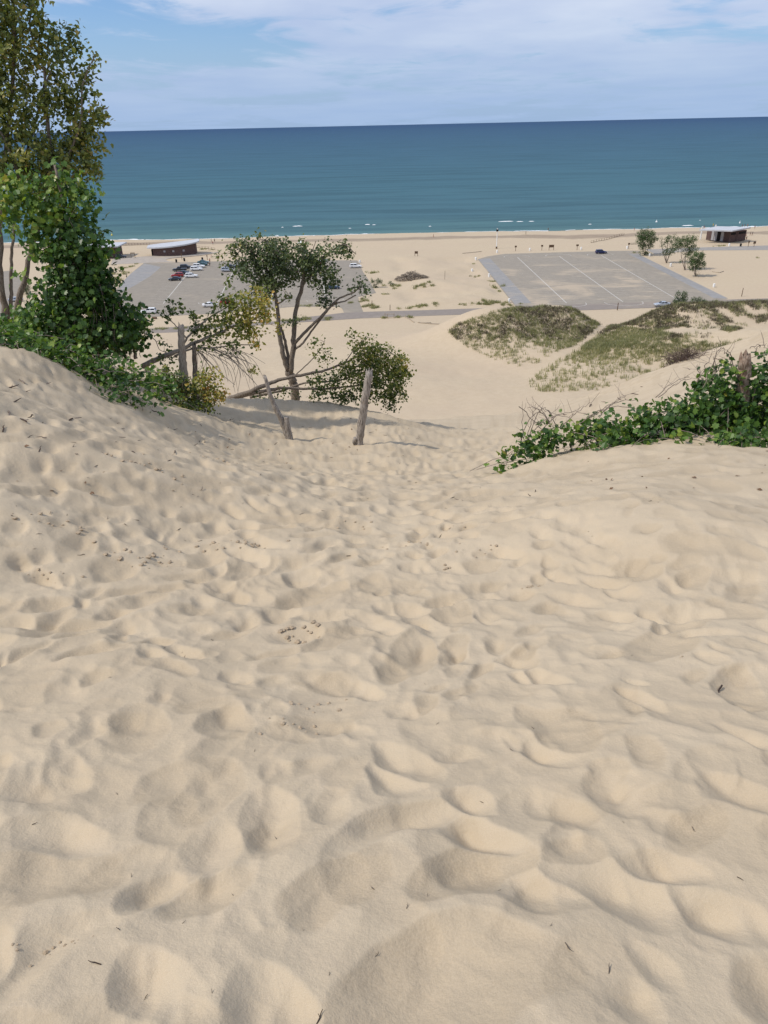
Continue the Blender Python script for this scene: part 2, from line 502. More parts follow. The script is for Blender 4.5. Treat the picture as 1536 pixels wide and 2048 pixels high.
ground = polar_sheet('ground', lambda X, Y: terr(X, Y) + foot(X, Y), M_SAND); struct(ground)

# ------------------------------------------------------------------ lake
def water_material():
    t = NT('lake_water'); p = t.pos(); x, y, z = t.xyz(p)
    n = t.noise(t.scalev(p, (0.0012, 0.006, 0)), 1.0, 5, 0.6)
    yy = t.mth('ADD', y, t.mth('MULTIPLY', t.mth('SUBTRACT', n, 0.5), 260.0))
    r = t.n('ShaderNodeValToRGB'); t.l(t.mr(t.mth('LOGARITHM', t.mth('MAXIMUM', yy, 300.0), 10.0), 2.6, 4.3, 0, 1, False), r.inputs[0])
    el = r.color_ramp.elements
    el[0].position = 0; el[0].color = (0.105, 0.195, 0.190, 1)
    el[1].position = 1; el[1].color = (0.022, 0.066, 0.152, 1)
    for ps, c in ((0.03, (0.074, 0.165, 0.178, 1)), (0.07, (0.056, 0.138, 0.170, 1)), (0.17, (0.050, 0.134, 0.172, 1)), (0.35, (0.044, 0.118, 0.172, 1)), (0.6, (0.036, 0.098, 0.170, 1))):
        e = r.color_ramp.elements.new(ps); e.color = c
    c = r.outputs[0]
    st = t.noise(t.scalev(p, (0.006, 0.045, 0)), 1.0, 6, 0.65, 0.4)
    c = t.mix(t.mr(st, 0.42, 0.66, 0, 0.45), c, (0.018, 0.060, 0.080))
    t.l(c, t.b.inputs['Base Color']); t.b.inputs['Roughness'].default_value = 0.28
    t.b.inputs['Specular IOR Level'].default_value = 0.12; t.b.inputs['IOR'].default_value = 1.33
    w1 = t.noise(t.scalev(p, (0.10, 0.42, 0)), 1.0, 5, 0.65, 0.3)
    w2 = t.noise(t.scalev(p, (0.010, 0.05, 0)), 1.0, 4, 0.6)
    b = t.bump(w1, 0.9, 0.8); b = t.bump(w2, 0.7, 3.5, b)
    df = t.n('ShaderNodeBsdfDiffuse'); gl = t.n('ShaderNodeBsdfGlossy'); gl.inputs['Roughness'].default_value = 0.3
    t.l(c, df.inputs['Color']); t.l(b, df.inputs['Normal']); t.l(b, gl.inputs['Normal'])
    ms = t.n('ShaderNodeMixShader'); ms.inputs[0].default_value = 0.09; t.l(df.outputs[0], ms.inputs[1]); t.l(gl.outputs[0], ms.inputs[2]); t.l(ms.outputs[0], t.out.inputs[0])
    return t.m


ys = np.r_[np.linspace(405, 520, 60), np.exp(np.linspace(math.log(530), math.log(70000), 60))]
us = np.linspace(-1, 1, 90)
U_, Y_ = np.meshgrid(us, ys)
X_ = U_ * (Y_ * 1.6 + 200)
Vv = np.stack([X_, Y_, np.full_like(X_, -3.0)], -1).reshape(-1, 3)
ii = np.arange(len(ys) - 1)[:, None]; jj = np.arange(len(us) - 1)[None, :]; n_ = len(us)
Fw = np.stack([ii * n_ + jj, ii * n_ + jj + 1, (ii + 1) * n_ + jj + 1, (ii + 1) * n_ + jj], -1).reshape(-1, 4)
lake = smash('lake_water', Vv, Fw, water_material()); struct(lake)

# ------------------------------------------------------------------ mesh and plant helpers
def tag(o, label, cat, group=None, kind=None):
    o['label'] = label; o['category'] = cat
    if group: o['group'] = group
    if kind: o['kind'] = kind
    return o


def thing(name, label, cat, loc, group=None, rz=0.0):
    o = bpy.data.objects.new(name, None); COL.objects.link(o); o.location = loc; o.rotation_euler.z = rz
    o.empty_display_size = 0.2
    return tag(o, label, cat, group)


class MB:
    def __init__(s): s.v = []; s.f = []; s.off = (0, 0, 0)

    def add(s, vs, fs):
        b = len(s.v); s.v += [tuple(q) for q in vs]; s.f += [tuple(i + b for i in f) for f in fs]; return s

    def box(s, c, d, rz=0.0, ty=1.0):
        x, y, z = d[0] / 2, d[1] / 2, d[2] / 2; vs = []
        for k, (a, b, e) in enumerate(((-1, -1, -1), (1, -1, -1), (1, 1, -1), (-1, 1, -1), (-1, -1, 1), (1, -1, 1), (1, 1, 1), (-1, 1, 1))):
            q = ty if e > 0 else 1
            X, Y = a * x * q, b * y * q
            vs.append((c[0] + X * math.cos(rz) - Y * math.sin(rz), c[1] + X * math.sin(rz) + Y * math.cos(rz), c[2] + e * z))
        return s.add(vs, [(3, 2, 1, 0), (4, 5, 6, 7), (0, 1, 5, 4), (1, 2, 6, 5), (2, 3, 7, 6), (3, 0, 4, 7)])

    def tube(s, pts, rad, n=6, wob=0.0, cap=True):
        pts = [Vector(p) for p in pts]; k = len(pts)
        if isinstance(rad, (int, float)): rad = [rad] * k
        vs = []; up = Vector((0.3, 0.2, 1)).normalized(); pu = None
        for i, p in enumerate(pts):
            t = (pts[min(i + 1, k - 1)] - pts[max(i - 1, 0)])
            if t.length < 1e-9: t = Vector((0, 0, 1))
            t.normalize()
            a = (pu if pu is not None else (up if abs(t.dot(up)) < 0.95 else Vector((1, 0, 0))))
            a = a - t * a.dot(t)
            if a.length < 1e-6: a = t.orthogonal()
            a.normalize(); pu = a; b = t.cross(a)
            for j in range(n):
                th = 2 * math.pi * j / n; r = rad[i] * (1 + (random.uniform(-wob, wob) if wob else 0))
                vs.append(p + a * (math.cos(th) * r) + b * (math.sin(th) * r))
        fs = [(i * n + j, i * n + (j + 1) % n, (i + 1) * n + (j + 1) % n, (i + 1) * n + j) for i in range(k - 1) for j in range(n)]
        if cap: fs += [tuple(range(n))[::-1], tuple((k - 1) * n + j for j in range(n))]
        return s.add(vs, fs)

    def prism(s, poly, z0_, z1_):
        n = len(poly); vs = [(p[0], p[1], z0_ if not callable(z0_) else z0_(p)) for p in poly] + [(p[0], p[1], z1_ if not callable(z1_) else z1_(p)) for p in poly]
        return s.add(vs, [tuple(range(n))[::-1], tuple(range(n, 2 * n))] + [(i, (i + 1) % n, n + (i + 1) % n, n + i) for i in range(n)])

    def build(s, name, mat, parent=None, sm=False):
        me = bpy.data.meshes.new(name); off = parent.location if parent is not None else Vector((0, 0, 0))
        if parent is not None and parent.parent is not None: off = off + parent.parent.location
        vs = [(v[0] - off[0], v[1] - off[1], v[2] - off[2]) for v in s.v]
        me.from_pydata(vs, [], s.f); me.materials.append(mat); me.update()
        o = bpy.data.objects.new(name, me); COL.objects.link(o)
        if parent is not None: o.parent = parent
        if sm: shade_smooth(o)
        return o


def catmull(pts, n=6):
    pts = [Vector(p) for p in pts]
    if len(pts) < 3: return pts
    q = [pts[0] * 2 - pts[1]] + pts + [pts[-1] * 2 - pts[-2]]; out = []
    for i in range(1, len(q) - 2):
        for k in range(n):
            t = k / n; a, b, c, d = q[i - 1], q[i], q[i + 1], q[i + 2]
            out.append(0.5 * ((2 * b) + (c - a) * t + (2 * a - 5 * b + 4 * c - d) * t * t + (3 * b - a - 3 * c + d) * t ** 3))
    out.append(pts[-1]); return out


def flat_mat(name, col, rough=0.7, spec=0.3, var=0.12, scale=6.0, metal=0.0, bump=0.0):
    t = NT(name); p = t.pos(); n = t.noise(p, scale, 4, 0.6)
    c = t.mix(t.mr(n, 0.3, 0.7), tuple(x * (1 - var) for x in col), tuple(min(1, x * (1 + var)) for x in col))
    t.l(c, t.b.inputs['Base Color']); t.b.inputs['Roughness'].default_value = rough
    t.b.inputs['Specular IOR Level'].default_value = spec; t.b.inputs['Metallic'].default_value = metal
    if bump: t.l(t.bump(n, bump, 0.02), t.b.inputs['Normal'])
    return t.m


def bark_mat(name, c1, c2, c3, sc=1.0):
    t = NT(name); tcn = t.n('ShaderNodeTexCoord'); p = tcn.outputs['Object']
    st = t.noise(t.scalev(p, (38 * sc, 38 * sc, 5 * sc)), 1.0, 5, 0.7, 0.6); pt = t.noise(p, 5 * sc, 4, 0.6)
    c = t.mix(t.mr(st, 0.32, 0.62), c1, c2); c = t.mix(t.mr(pt, 0.5, 0.72, 0, 0.75), c, c3)
    t.l(c, t.b.inputs['Base Color']); t.b.inputs['Roughness'].default_value = 0.9; t.b.inputs['Specular IOR Level'].default_value = 0.15
    t.l(t.bump(st, 0.9, 0.02), t.b.inputs['Normal'])
    return t.m


def leaf_mat(name, cols, trans=0.35, rough=0.42):
    "colour of each leaf follows its own random number"
    t = NT(name); a = t.n('ShaderNodeAttribute'); a.attribute_name = 'rnd'
    r = t.n('ShaderNodeValToRGB'); t.l(a.outputs['Fac'], r.inputs[0])
    el = r.color_ramp.elements; k = len(cols)
    el[0].position = 0; el[0].color = (*cols[0], 1); el[1].position = 1; el[1].color = (*cols[-1], 1)
    for i in range(1, k - 1):
        e = el.new(i / (k - 1)); e.color = (*cols[i], 1)
    t.l(r.outputs[0], t.b.inputs['Base Color']); t.b.inputs['Roughness'].default_value = rough
    t.b.inputs['Specular IOR Level'].default_value = 0.35
    tr = t.n('ShaderNodeBsdfTranslucent'); t.l(t.mix(1.0, r.outputs[0], (1.5, 1.7, 0.8), 'MULTIPLY'), tr.inputs['Color'])
    ms = t.n('ShaderNodeMixShader'); ms.inputs[0].default_value = trans
    t.l(t.b.outputs[0], ms.inputs[1]); t.l(tr.outputs[0], ms.inputs[2]); t.l(ms.outputs[0], t.out.inputs[0])
    return t.m


def _half(pts, fold):
    return [(x, y, abs(x) * fold + z) for x, y, z in pts]


LEAF = {
    # y runs from stalk to tip, unit length 1; two halves folded on the midrib
    'grape': ([(0, 0.02, 0), (0.18, -0.10, -.03), (0.42, -0.02, -.08), (0.40, 0.18, 0), (0.62, 0.34, -.10), (0.42, 0.50, -.02), (0.46, 0.74, -.10), (0.22, 0.70, -.03), (0, 1.0, -.16)], 0.22),
    'poplar': ([(0, 0, 0), (0.34, 0.12, 0), (0.40, 0.40, -.02), (0.20, 0.75, -.05), (0, 1.0, -.12)], 0.18),
    'oval': ([(0, 0, 0), (0.26, 0.30, 0), (0.20, 0.75, -.03), (0, 1.0, -.08)], 0.15),
}


def leaves(name, kind, pos, nrm, size, rnd, mat, parent, rg):
    h, fold = LEAF[kind]; R = _half(h, fold); k = len(R)
    Lf = [(-x, y, z) for x, y, z in R]
    T = np.array(R + Lf); n = len(pos)
    nrm = nrm / np.maximum(np.linalg.norm(nrm, axis=1, keepdims=True), 1e-6)
    r = rg.normal(size=(n, 3)); r[:, 2] -= 0.5
    yv = r - nrm * (r * nrm).sum(1, keepdims=True); yv /= np.maximum(np.linalg.norm(yv, axis=1, keepdims=True), 1e-6)
    xv = np.cross(yv, nrm)
    V = pos[:, None, :] + size[:, None, None] * (T[None, :, 0:1] * xv[:, None, :] + (T[None, :, 1:2] - 0.4) * yv[:, None, :] + T[None, :, 2:3] * nrm[:, None, :])
    off = np.array(parent.location) if parent is not None else 0
    V = (V - off).reshape(-1, 3)
    base = (np.arange(n) * 2 * k)[:, None]
    F = np.concatenate([base + np.arange(k)[None, :], base + k + np.arange(k)[::-1][None, :]], 1).reshape(-1, k)
    o = smash(name, V, F, mat, parent)
    at = o.data.attributes.new('rnd', 'FLOAT', 'FACE'); at.data.foreach_set('value', np.repeat(np.clip(rnd, 0, 1), 2).astype(np.float32))
    return o


def blob_clumps(blobs, rg, per=1.0, size=0.16, clamp=None):
    "blobs: photo x, y, forward distance, half width and half height in photo pixels, colour tone, fill"
    C, T, O = [], [], []
    for b in blobs:
        px, py, Y, rx, ry, tone = b[:6]; fill = b[6] if len(b) > 6 else 1.0
        c = P(px, py, Y); dep = Y * cp + (H - c.z) * sp; k = dep / FPX
        a, h = rx * k, ry * k; d = min(max(a, h), 1.25 * min(a, h) + 0.3)
        n = max(2, int(per * fill * a * h * d / (size ** 3) * 0.55 + a * h / size ** 2 * 1.3 * fill * per))
        v = rg.normal(size=(n, 3)); v /= np.linalg.norm(v, axis=1, keepdims=True)
        v *= (rg.uniform(0.12, 1.0, (n, 1)) ** 0.55) * rg.uniform(0.85, 1.12, (n, 1))
        q = np.array(c) + v * np.array([a, d, h])
        C.append(q); O.append(v); T.append(np.full(n, tone))
    C = np.concatenate(C); T = np.concatenate(T); O = np.concatenate(O)
    if clamp is not None:
        g = terr(C[:, 0], C[:, 1]); lo = g + clamp
        C[:, 2] = np.maximum(C[:, 2], lo + rg.uniform(0, 0.06, len(C)))
    return C, T, O


def spray(C, T, O, rg, n_leaf, spread, lsize, tonevar=0.16, up=0.7, out=0.5, clamp=None):
    k = rg.poisson(n_leaf, len(C)); i = np.repeat(np.arange(len(C)), k); n = len(i)
    pos = C[i] + rg.normal(size=(n, 3)) * spread * 0.55
    clump_tone = rg.normal(size=len(C)) * tonevar * 0.7
    if clamp is not None: pos[:, 2] = np.maximum(pos[:, 2], terr(pos[:, 0], pos[:, 1]) + clamp)
    nrm = rg.normal(size=(n, 3)) * 0.75 + np.array([-0.15, -0.2, up]) + O[i] * out
    sz = lsize * rg.uniform(0.6, 1.25, n)
    return pos, nrm, sz, T[i] + clump_tone[i] + rg.normal(size=n) * tonevar


def limb_mesh(mb, limbs, wob=0.06):
    samples = []
    for pts, r0, r1 in limbs:
        q = catmull([P(*p) if not isinstance(p, Vector) else p for p in pts], 5); k = len(q)
        q = [v + Vector((random.uniform(-1, 1), random.uniform(-1, 1), random.uniform(-1, 1))) * r0 * 0.22 for v in q]
        rad = [r0 + (r1 - r0) * (i / (k - 1)) ** 0.8 for i in range(k)]
        mb.tube(q, rad, 8, wob); samples += [(v, rr) for v, rr in zip(q, rad)]
    return samples


def twigs_to(mb, samples, C, rg, r=0.012, every=1, sag=0.15):
    S = np.array([tuple(s[0]) for s in samples]); used = list(samples); Sl = [S]
    order = np.argsort(((C[:, None, :] - S[None, ::3, :]) ** 2).sum(2).min(1)) if len(S) > 3 else np.arange(len(C))
    pts = S.copy()
    for c in order[::every]:
        q = C[c]; d = ((pts - q) ** 2).sum(1) + 0.6 * np.maximum(0, pts[:, 2] - q[2]) ** 2
        j = int(np.argmin(d)); a = Vector(pts[j]); b = Vector(q); m_ = (a + b) * 0.5; L_ = (b - a).length
        if L_ < 0.04: continue
        m_ += Vector(rg.normal(size=3)) * L_ * 0.09 + Vector((0, 0, sag * L_ * 0.4))
        rr = min(r * (0.7 + 1.2 * L_), 0.05)
        mb.tube([a, m_, b], [rr, rr * 0.7, rr * 0.35], 4, 0, False)
        pts = np.concatenate([pts, [np.array(m_), q]])


def make_tree(name, label, cat, base, trunk_limbs, limbs, blobs, lk, lm, bm, lsize, n_leaf, spread, csize, per=1.0, seed=1, group=None, clamp=None, up=0.7, out=0.5, twr=0.012, every=1, tonevar=0.16):
    rg = np.random.default_rng(seed); random.seed(seed)
    root = thing(name, label, cat, base, group)
    mt = MB(); S = limb_mesh(mt, trunk_limbs); mt.build('trunk', bm, root, True)
    mbr = MB(); S += limb_mesh(mbr, limbs)
    C, T, O = blob_clumps(blobs, rg, per, csize, clamp)
    twigs_to(mbr, S, C, rg, twr, every)
    mbr.build('branches', bm, root, True)
    pos, nrm, sz, rn = spray(C, T, O, rg, n_leaf, spread, lsize, tonevar, up, out, clamp)
    leaves('crown', lk, pos, nrm, sz, rn, lm, root, rg)
    return root


M_BARK = bark_mat('grey_bark', (0.10, 0.078, 0.06), (0.26, 0.22, 0.18), (0.16, 0.12, 0.09))
M_BARK_PALE = bark_mat('pale_bark', (0.20, 0.17, 0.14), (0.42, 0.37, 0.31), (0.28, 0.22, 0.17))
M_DRIFT = bark_mat('weathered_wood', (0.10, 0.085, 0.07), (0.40, 0.36, 0.32), (0.26, 0.21, 0.17))
M_STUMP = bark_mat('flaking_bark', (0.12, 0.075, 0.05), (0.38, 0.30, 0.24), (0.22, 0.12, 0.075))
M_TWIG = bark_mat('dead_twigs', (0.14, 0.105, 0.085), (0.33, 0.27, 0.23), (0.22, 0.17, 0.14))
M_DARKTWIG = bark_mat('dark_twigs', (0.05, 0.035, 0.03), (0.15, 0.11, 0.09), (0.10, 0.06, 0.05))
LM_VINE = leaf_mat('vine_leaf', [(0.028, 0.063, 0.017), (0.060, 0.127, 0.028), (0.121, 0.207, 0.040), (0.242, 0.311, 0.052), (0.369, 0.300, 0.069)], 0.3)
LM_OLIVE = leaf_mat('cottonwood_leaf', [(0.058, 0.084, 0.032), (0.124, 0.157, 0.047), (0.233, 0.248, 0.065), (0.364, 0.306, 0.087), (0.408, 0.218, 0.102)], 0.3)
LM_DARK = leaf_mat('dark_leaf', [(0.052, 0.074, 0.037), (0.091, 0.126, 0.054), (0.148, 0.186, 0.070), (0.175, 0.188, 0.054), (0.403, 0.295, 0.067)], 0.25)
LM_YEL = leaf_mat('turning_leaf', [(0.041, 0.071, 0.025), (0.098, 0.136, 0.039), (0.218, 0.230, 0.057), (0.391, 0.322, 0.081), (0.483, 0.265, 0.069)], 0.35)
LM_FAR = leaf_mat('lot_tree_leaf', [(0.034, 0.063, 0.023), (0.063, 0.103, 0.032), (0.098, 0.149, 0.044), (0.161, 0.196, 0.057)], 0.25)

# ------------------------------------------------------------------ the big vine-covered tree on the left bank
YL = 20.0
trunk = [([(14, 680, YL), (10, 625, YL), (2, 560, YL), (0, 480, YL), (4, 380, YL), (18, 240, YL), (28, 90, YL), (20, -60, YL)], 0.10, 0.035)]
lim = [([(14, 650, YL), (22, 600, YL + .1), (22, 540, YL + .2), (26, 480, YL + .3), (40, 360, YL + .5), (75, 230, YL + .4), (100, 120, YL + .4)], 0.06, 0.02),
       ([(24, 665, YL), (36, 610, YL - .1), (50, 555, YL - .2), (62, 500, YL), (85, 430, YL), (98, 330, YL), (92, 180, YL), (120, 110, YL)], 0.10, 0.015),
       ([(85, 430, YL), (110, 380, YL + .2), (150, 300, YL + .3), (190, 230, YL + .2), (215, 215, YL + .2)], 0.05, 0.012),
       ([(110, 380, YL), (95, 240, YL), (88, 140, YL), (60, 60, YL), (70, -20, YL)], 0.045, 0.015),
       ([(120, 350, YL), (160, 250, YL - .2), (165, 170, YL - .2), (190, 110, YL - .2)], 0.035, 0.01),
       ([(40, 360, YL), (10, 280, YL - .3), (-30, 220, YL - .3)], 0.05, 0.02)]
bl = [(30, 30, YL, 58, 50, .40), (-20, 110, YL, 60, 80, .35), (60, 110, YL, 50, 50, .42), (85, 60, YL, 18, 40, .45, .8), (130, 95, YL, 34, 42, .28), (140, 62, YL, 20, 14, .35), (30, 215, YL, 62, 60, .38),
      (105, 185, YL, 48, 45, .36), (165, 165, YL, 30, 40, .30), (145, 250, YL + .2, 48, 50, .42), (190, 235, YL, 26, 38, .45), (205, 290, YL, 18, 22, .5, .8),
      (60, 300, YL, 70, 55, .40), (140, 320, YL + .2, 52, 40, .40), (10, 350, YL, 60, 40, .38), (190, 120, YL, 8, 20, .55, .8), (180, 345, YL, 14, 34, .55, .8), (90, 365, YL, 65, 40, .42),
      (-40, 20, YL, 60, 60, .35), (-60, 250, YL, 60, 80, .35), (20, -50, YL, 90, 50, .35), (175, 330, YL, 30, 30, .42)]
make_tree('cottonwood_tree', 'tall forked tree with small olive leaves rising above the vines on the bank', 'tree', P(14, 680, YL), trunk, lim, bl, 'poplar', LM_OLIVE, M_BARK, 0.100, 20, 0.19, 0.25, 2.6, 21, every=2, twr=0.006)

# grape vine swallowing the lower half of that tree
YV = 18.4
root = thing('grape_vine', 'dense column of wild grape vine smothering the trunk at the left', 'vine', P(150, 720, YV))
rg = np.random.default_rng(31); random.seed(31)
sm_ = MB()
S = limb_mesh(sm_, [([(205, 715, YV), (190, 640, YV), (150, 540, YV), (130, 430, YV), (110, 330, YV)], 0.07, 0.03),
                    ([(130, 705, YV), (120, 620, YV), (115, 540, YV), (125, 450, YV)], 0.05, 0.03),
                    ([(272, 718, YV + .2), (266, 690, YV + .2), (255, 650, YV + .2), (235, 600, YV)], 0.05, 0.02)])
bl = [(40, 380, YV, 55, 38, .56, .8), (20, 430, YV, 38, 32, .56), (112, 368, YV, 38, 28, .50, .7), (150, 405, YV, 40, 45, .42), (95, 430, YV, 50, 45, .50), (165, 465, YV, 36, 50, .30), (125, 500, YV, 50, 50, .35), (75, 470, YV, 30, 45, .45, .5),
      (180, 530, YV, 42, 50, .22), (135, 580, YV, 60, 55, .28), (205, 585, YV, 38, 45, .20), (90, 640, YV, 62, 42, .38), (165, 650, YV, 75, 50, .25), (235, 625, YV, 40, 36, .20), (255, 660, YV, 30, 50, .22),
      (215, 685, YV, 60, 36, .26), (115, 690, YV, 85, 30, .36), (170, 560, YV, 50, 60, .22), (62, 545, YV, 22, 28, .5, .35), (45, 660, YV, 45, 20, .42), (195, 500, YV, 14, 16, .3, .6), (212, 505, YV, 16, 10, .22, .5), (278, 640, YV, 12, 25, .2, .6)]
C, T, O = blob_clumps(bl, rg, 2.9, 0.25, 0.05)
twigs_to(sm_, S, C, rg, 0.006, 6)
for k in range(150):       # hanging bare stems
    px = rg.uniform(95, 255); py = rg.uniform(max(470, 470 + (px - 150) * 1.7), 695); q = P(px, py, YV - rg.uniform(-.1, .42)); l_ = rg.uniform(.35, 1.2)
    e = q + Vector((rg.normal() * .16 * l_, rg.normal() * .15, -l_)); e.z = max(e.z, tz(e.x, e.y)); mid = (q + e) / 2 + Vector((rg.normal() * .08, -.05, 0))
    sm_.tube(catmull([q, mid, e], 3), 0.0045, 3, 0, False)
sm_.build('stems', M_TWIG, root, True)['kind'] = 'stuff'
pos, nrm, sz, rn = spray(C, T - .03, O, rg, 11, 0.28, 0.120, 0.17, 0.55, 0.75, 0.03)
nrm[:, 1] -= 0.35
leaves('foliage', 'grape', pos, nrm, sz, rn, LM_VINE, root, rg)

# ground vine creeping over the left bank
root = thing('ground_vine', 'low green vine creeping down the crest of the left sand bank', 'vine', P(200, 760, 13.8))
rg = np.random.default_rng(33); random.seed(33)
bl = [(-40, 672, 13.8, 60, 24, .40), (30, 682, 13.8, 50, 20, .42), (90, 700, 13.8, 45, 20, .42), (140, 720, 13.9, 45, 26, .38), (185, 740, 14, 45, 26, .33), (235, 752, 14.4, 48, 24, .30), (285, 755, 14.8, 40, 20, .42),
      (225, 775, 13.3, 30, 16, .18), (260, 790, 13.5, 32, 14, .16), (295, 808, 13.9, 24, 9, .15), (10, 660, 15, 60, 20, .38), (330, 785, 16, 30, 14, .36), (315, 770, 16, 30, 16, .34)]
C, T, O = blob_clumps(bl, rg, 3.4, 0.17, 0.02)
sm_ = MB()
for i in range(0, len(C), 2):
    q = Vector(C[i]); e = q + Vector(rg.normal(size=3)) * 0.3; e.z = max(tz(e.x, e.y) + 0.01, min(e.z, q.z)); sm_.tube([q, (q + e) / 2 + Vector((0, 0, .05)), e], 0.006, 3, 0, False)
sm_.build('stems', M_TWIG, root, True)['kind'] = 'stuff'
pos, nrm, sz, rn = spray(C, T, O, rg, 7, 0.20, 0.085, 0.15, 0.9, 0.5, 0.015)
leaves('foliage', 'grape', pos, nrm, sz, rn, LM_VINE, root, rg)

# ------------------------------------------------------------------ tree in the centre, just past the crest
YT = 24.0
trunk = [([(590, 812, YT), (590, 790, YT), (586, 765, YT), (577, 742, YT)], 0.155, 0.13),
         ([(577, 742, YT), (565, 705, YT), (558, 655, YT), (553, 610, YT), (545, 570, YT), (530, 530, YT + .2)], 0.095, 0.04),
         ([(577, 744, YT), (574, 700, YT + .1), (567, 672, YT + .1), (560, 650, YT + .1)], 0.06, 0.04),
         ([(580, 746, YT), (586, 700, YT), (588, 650, YT), (597, 600, YT), (606, 560, YT), (612, 520, YT)], 0.10, 0.045)]
lim = [([(587, 690, YT), (612, 662, YT - .1), (640, 635, YT - .2), (662, 612, YT - .2), (680, 596, YT - .3), (705, 586, YT - .3), (722, 572, YT - .3)], 0.055, 0.02),
       ([(588, 700, YT), (606, 686, YT - .1), (622, 664, YT - .1), (645, 634, YT - .2), (665, 610, YT - .2), (690, 602, YT - .3), (712, 590, YT - .3)], 0.04, 0.02),
       ([(604, 575, YT), (612, 560, YT), (628, 545, YT), (640, 520, YT + .1), (665, 500, YT + .1), (690, 490, YT), (712, 508, YT)], 0.05, 0.012),
       ([(530, 530, YT), (505, 505, YT), (490, 490, YT), (470, 515, YT)], 0.035, 0.01), ([(553, 610, YT), (568, 600, YT), (575, 590, YT)], 0.03, 0.01),
       ([(612, 520, YT), (625, 500, YT), (632, 482, YT)], 0.02, 0.01), ([(545, 570, YT), (520, 560, YT), (500, 520, YT)], 0.03, 0.012), ([(530, 530, YT), (540, 490, YT), (515, 476, YT)], 0.03, 0.008)]
bl = [(540, 505, YT, 62, 24, .25, 1.4), (500, 540, YT, 38, 30, .25, 1.4), (555, 545, YT, 42, 38, .22, 1.5), (470, 500, YT, 24, 18, .3, .9), (458, 522, YT, 18, 10, .35, .9), (490, 490, YT, 25, 12, .3), (545, 488, YT, 40, 12, .3), (525, 580, YT, 38, 22, .3),
      (620, 515, YT, 38, 30, .25, 1.3), (640, 540, YT, 45, 26, .25, 1.2), (665, 500, YT, 35, 16, .25, .9), (690, 495, YT, 22, 20, .3, .7), (600, 540, YT, 25, 24, .22), (570, 600, YT, 18, 14, .45, .8),
      (665, 560, YT, 22, 14, .2, .9), (652, 590, YT - .2, 13, 18, .15, 1.2), (658, 608, YT - .2, 20, 12, .15, 1.2), (645, 575, YT - .2, 12, 12, .2), (722, 568, YT - .3, 14, 18, .15, 1.2), (733, 582, YT - .3, 9, 6, .15), (702, 575, YT - .3, 8, 6, .15),
      (440, 512, YT, 9, 5, .4, .6), (516, 470, YT, 6, 4, .4, .6), (600, 488, YT, 26, 10, .3, .7), (705, 510, YT, 12, 6, .35, .6), (580, 640, YT - .4, 18, 12, .2, .8)]
make_tree('cottonwood_tree', 'multi stemmed tree with dark round crown behind the two driftwood stakes', 'tree', P(590, 805, YT), trunk, lim, bl, 'poplar', LM_DARK, M_BARK, 0.084, 14, 0.15, 0.18, 1.75, 41, tonevar=0.16, every=3, twr=.009)

# ------------------------------------------------------------------ toppled young tree with yellowing leaves, left of the centre
YS = 19.0
trunk = [([(285, 732, YS), (330, 712, YS), (362, 700, YS), (392, 684, YS), (425, 672, YS), (470, 652, YS), (515, 636, YS)], 0.075, 0.02)]
lim = [([(362, 700, YS), (375, 675, YS), (400, 650, YS), (430, 628, YS), (460, 610, YS)], 0.035, 0.012), ([(350, 712, YS), (385, 697, YS), (425, 696, YS), (470, 690, YS), (520, 690, YS)], 0.03, 0.01),
       ([(425, 696, YS), (455, 712, YS), (480, 735, YS), (505, 760, YS), (515, 772, YS)], 0.022, 0.006), ([(390, 697, YS), (420, 725, YS), (445, 750, YS), (470, 770, YS)], 0.018, 0.005),
       ([(372, 675, YS), (355, 655, YS), (340, 640, YS)], 0.02, 0.01), ([(285, 665, YS), (310, 680, YS), (320, 700, YS), (345, 708, YS)], 0.014, 0.006), ([(300, 690, YS), (280, 705, YS), (282, 715, YS)], 0.014, 0.006),
       ([(455, 705, YS), (490, 722, YS), (515, 732, YS)], 0.012, 0.004)]
_r = np.random.default_rng(7)
for _ in range(34):
    x_, y_ = _r.uniform(375, 475), _r.uniform(685, 712); x2, y2 = x_ + _r.uniform(-10, 75), y_ + _r.uniform(25, 95); dY = _r.normal() * .25
    lim.append(([(x_, y_, YS), ((x_ + x2) / 2 + _r.uniform(0, 18), (y_ + y2) / 2 - _r.uniform(2, 14), YS + dY), (x2, y2, YS + dY)], 0.009, 0.004))
bl = [(455, 600, YS, 22, 22, .32), (440, 630, YS, 28, 22, .35), (480, 610, YS, 30, 28, .5), (505, 640, YS, 36, 34, .6), (535, 620, YS, 24, 36, .62, .8), (475, 650, YS, 36, 26, .45), (455, 565, YS, 12, 8, .35, .7), (510, 590, YS, 22, 20, .65),
      (505, 675, YS, 34, 14, .62, .8), (335, 622, YS, 22, 16, .18), (362, 620, YS, 12, 10, .2, .7), (350, 605, YS, 12, 8, .2, .5), (385, 635, YS, 16, 14, .25), (400, 655, YS, 25, 18, .28), (425, 665, YS, 30, 16, .3), (400, 690, YS, 22, 12, .3, .7), (435, 700, YS, 30, 10, .35, .4),
      (552, 660, YS, 12, 16, .7, .6), (455, 690, YS, 60, 16, .4, .25), (320, 690, YS, 16, 14, .2, .35), (330, 720, YS, 34, 12, .22, .7), (508, 742, YS, 8, 8, .6, .4), (300, 668, YS, 14, 8, .22, .3)]
make_tree('toppled_tree', 'leaning young tree with yellowing leaves and grey limbs beside a snapped trunk', 'tree', P(285, 735, YS), trunk, lim, bl, 'poplar', LM_YEL, M_BARK_PALE, 0.088, 13, 0.14, 0.18, 1.8, 51, every=1, twr=0.007, tonevar=0.13)

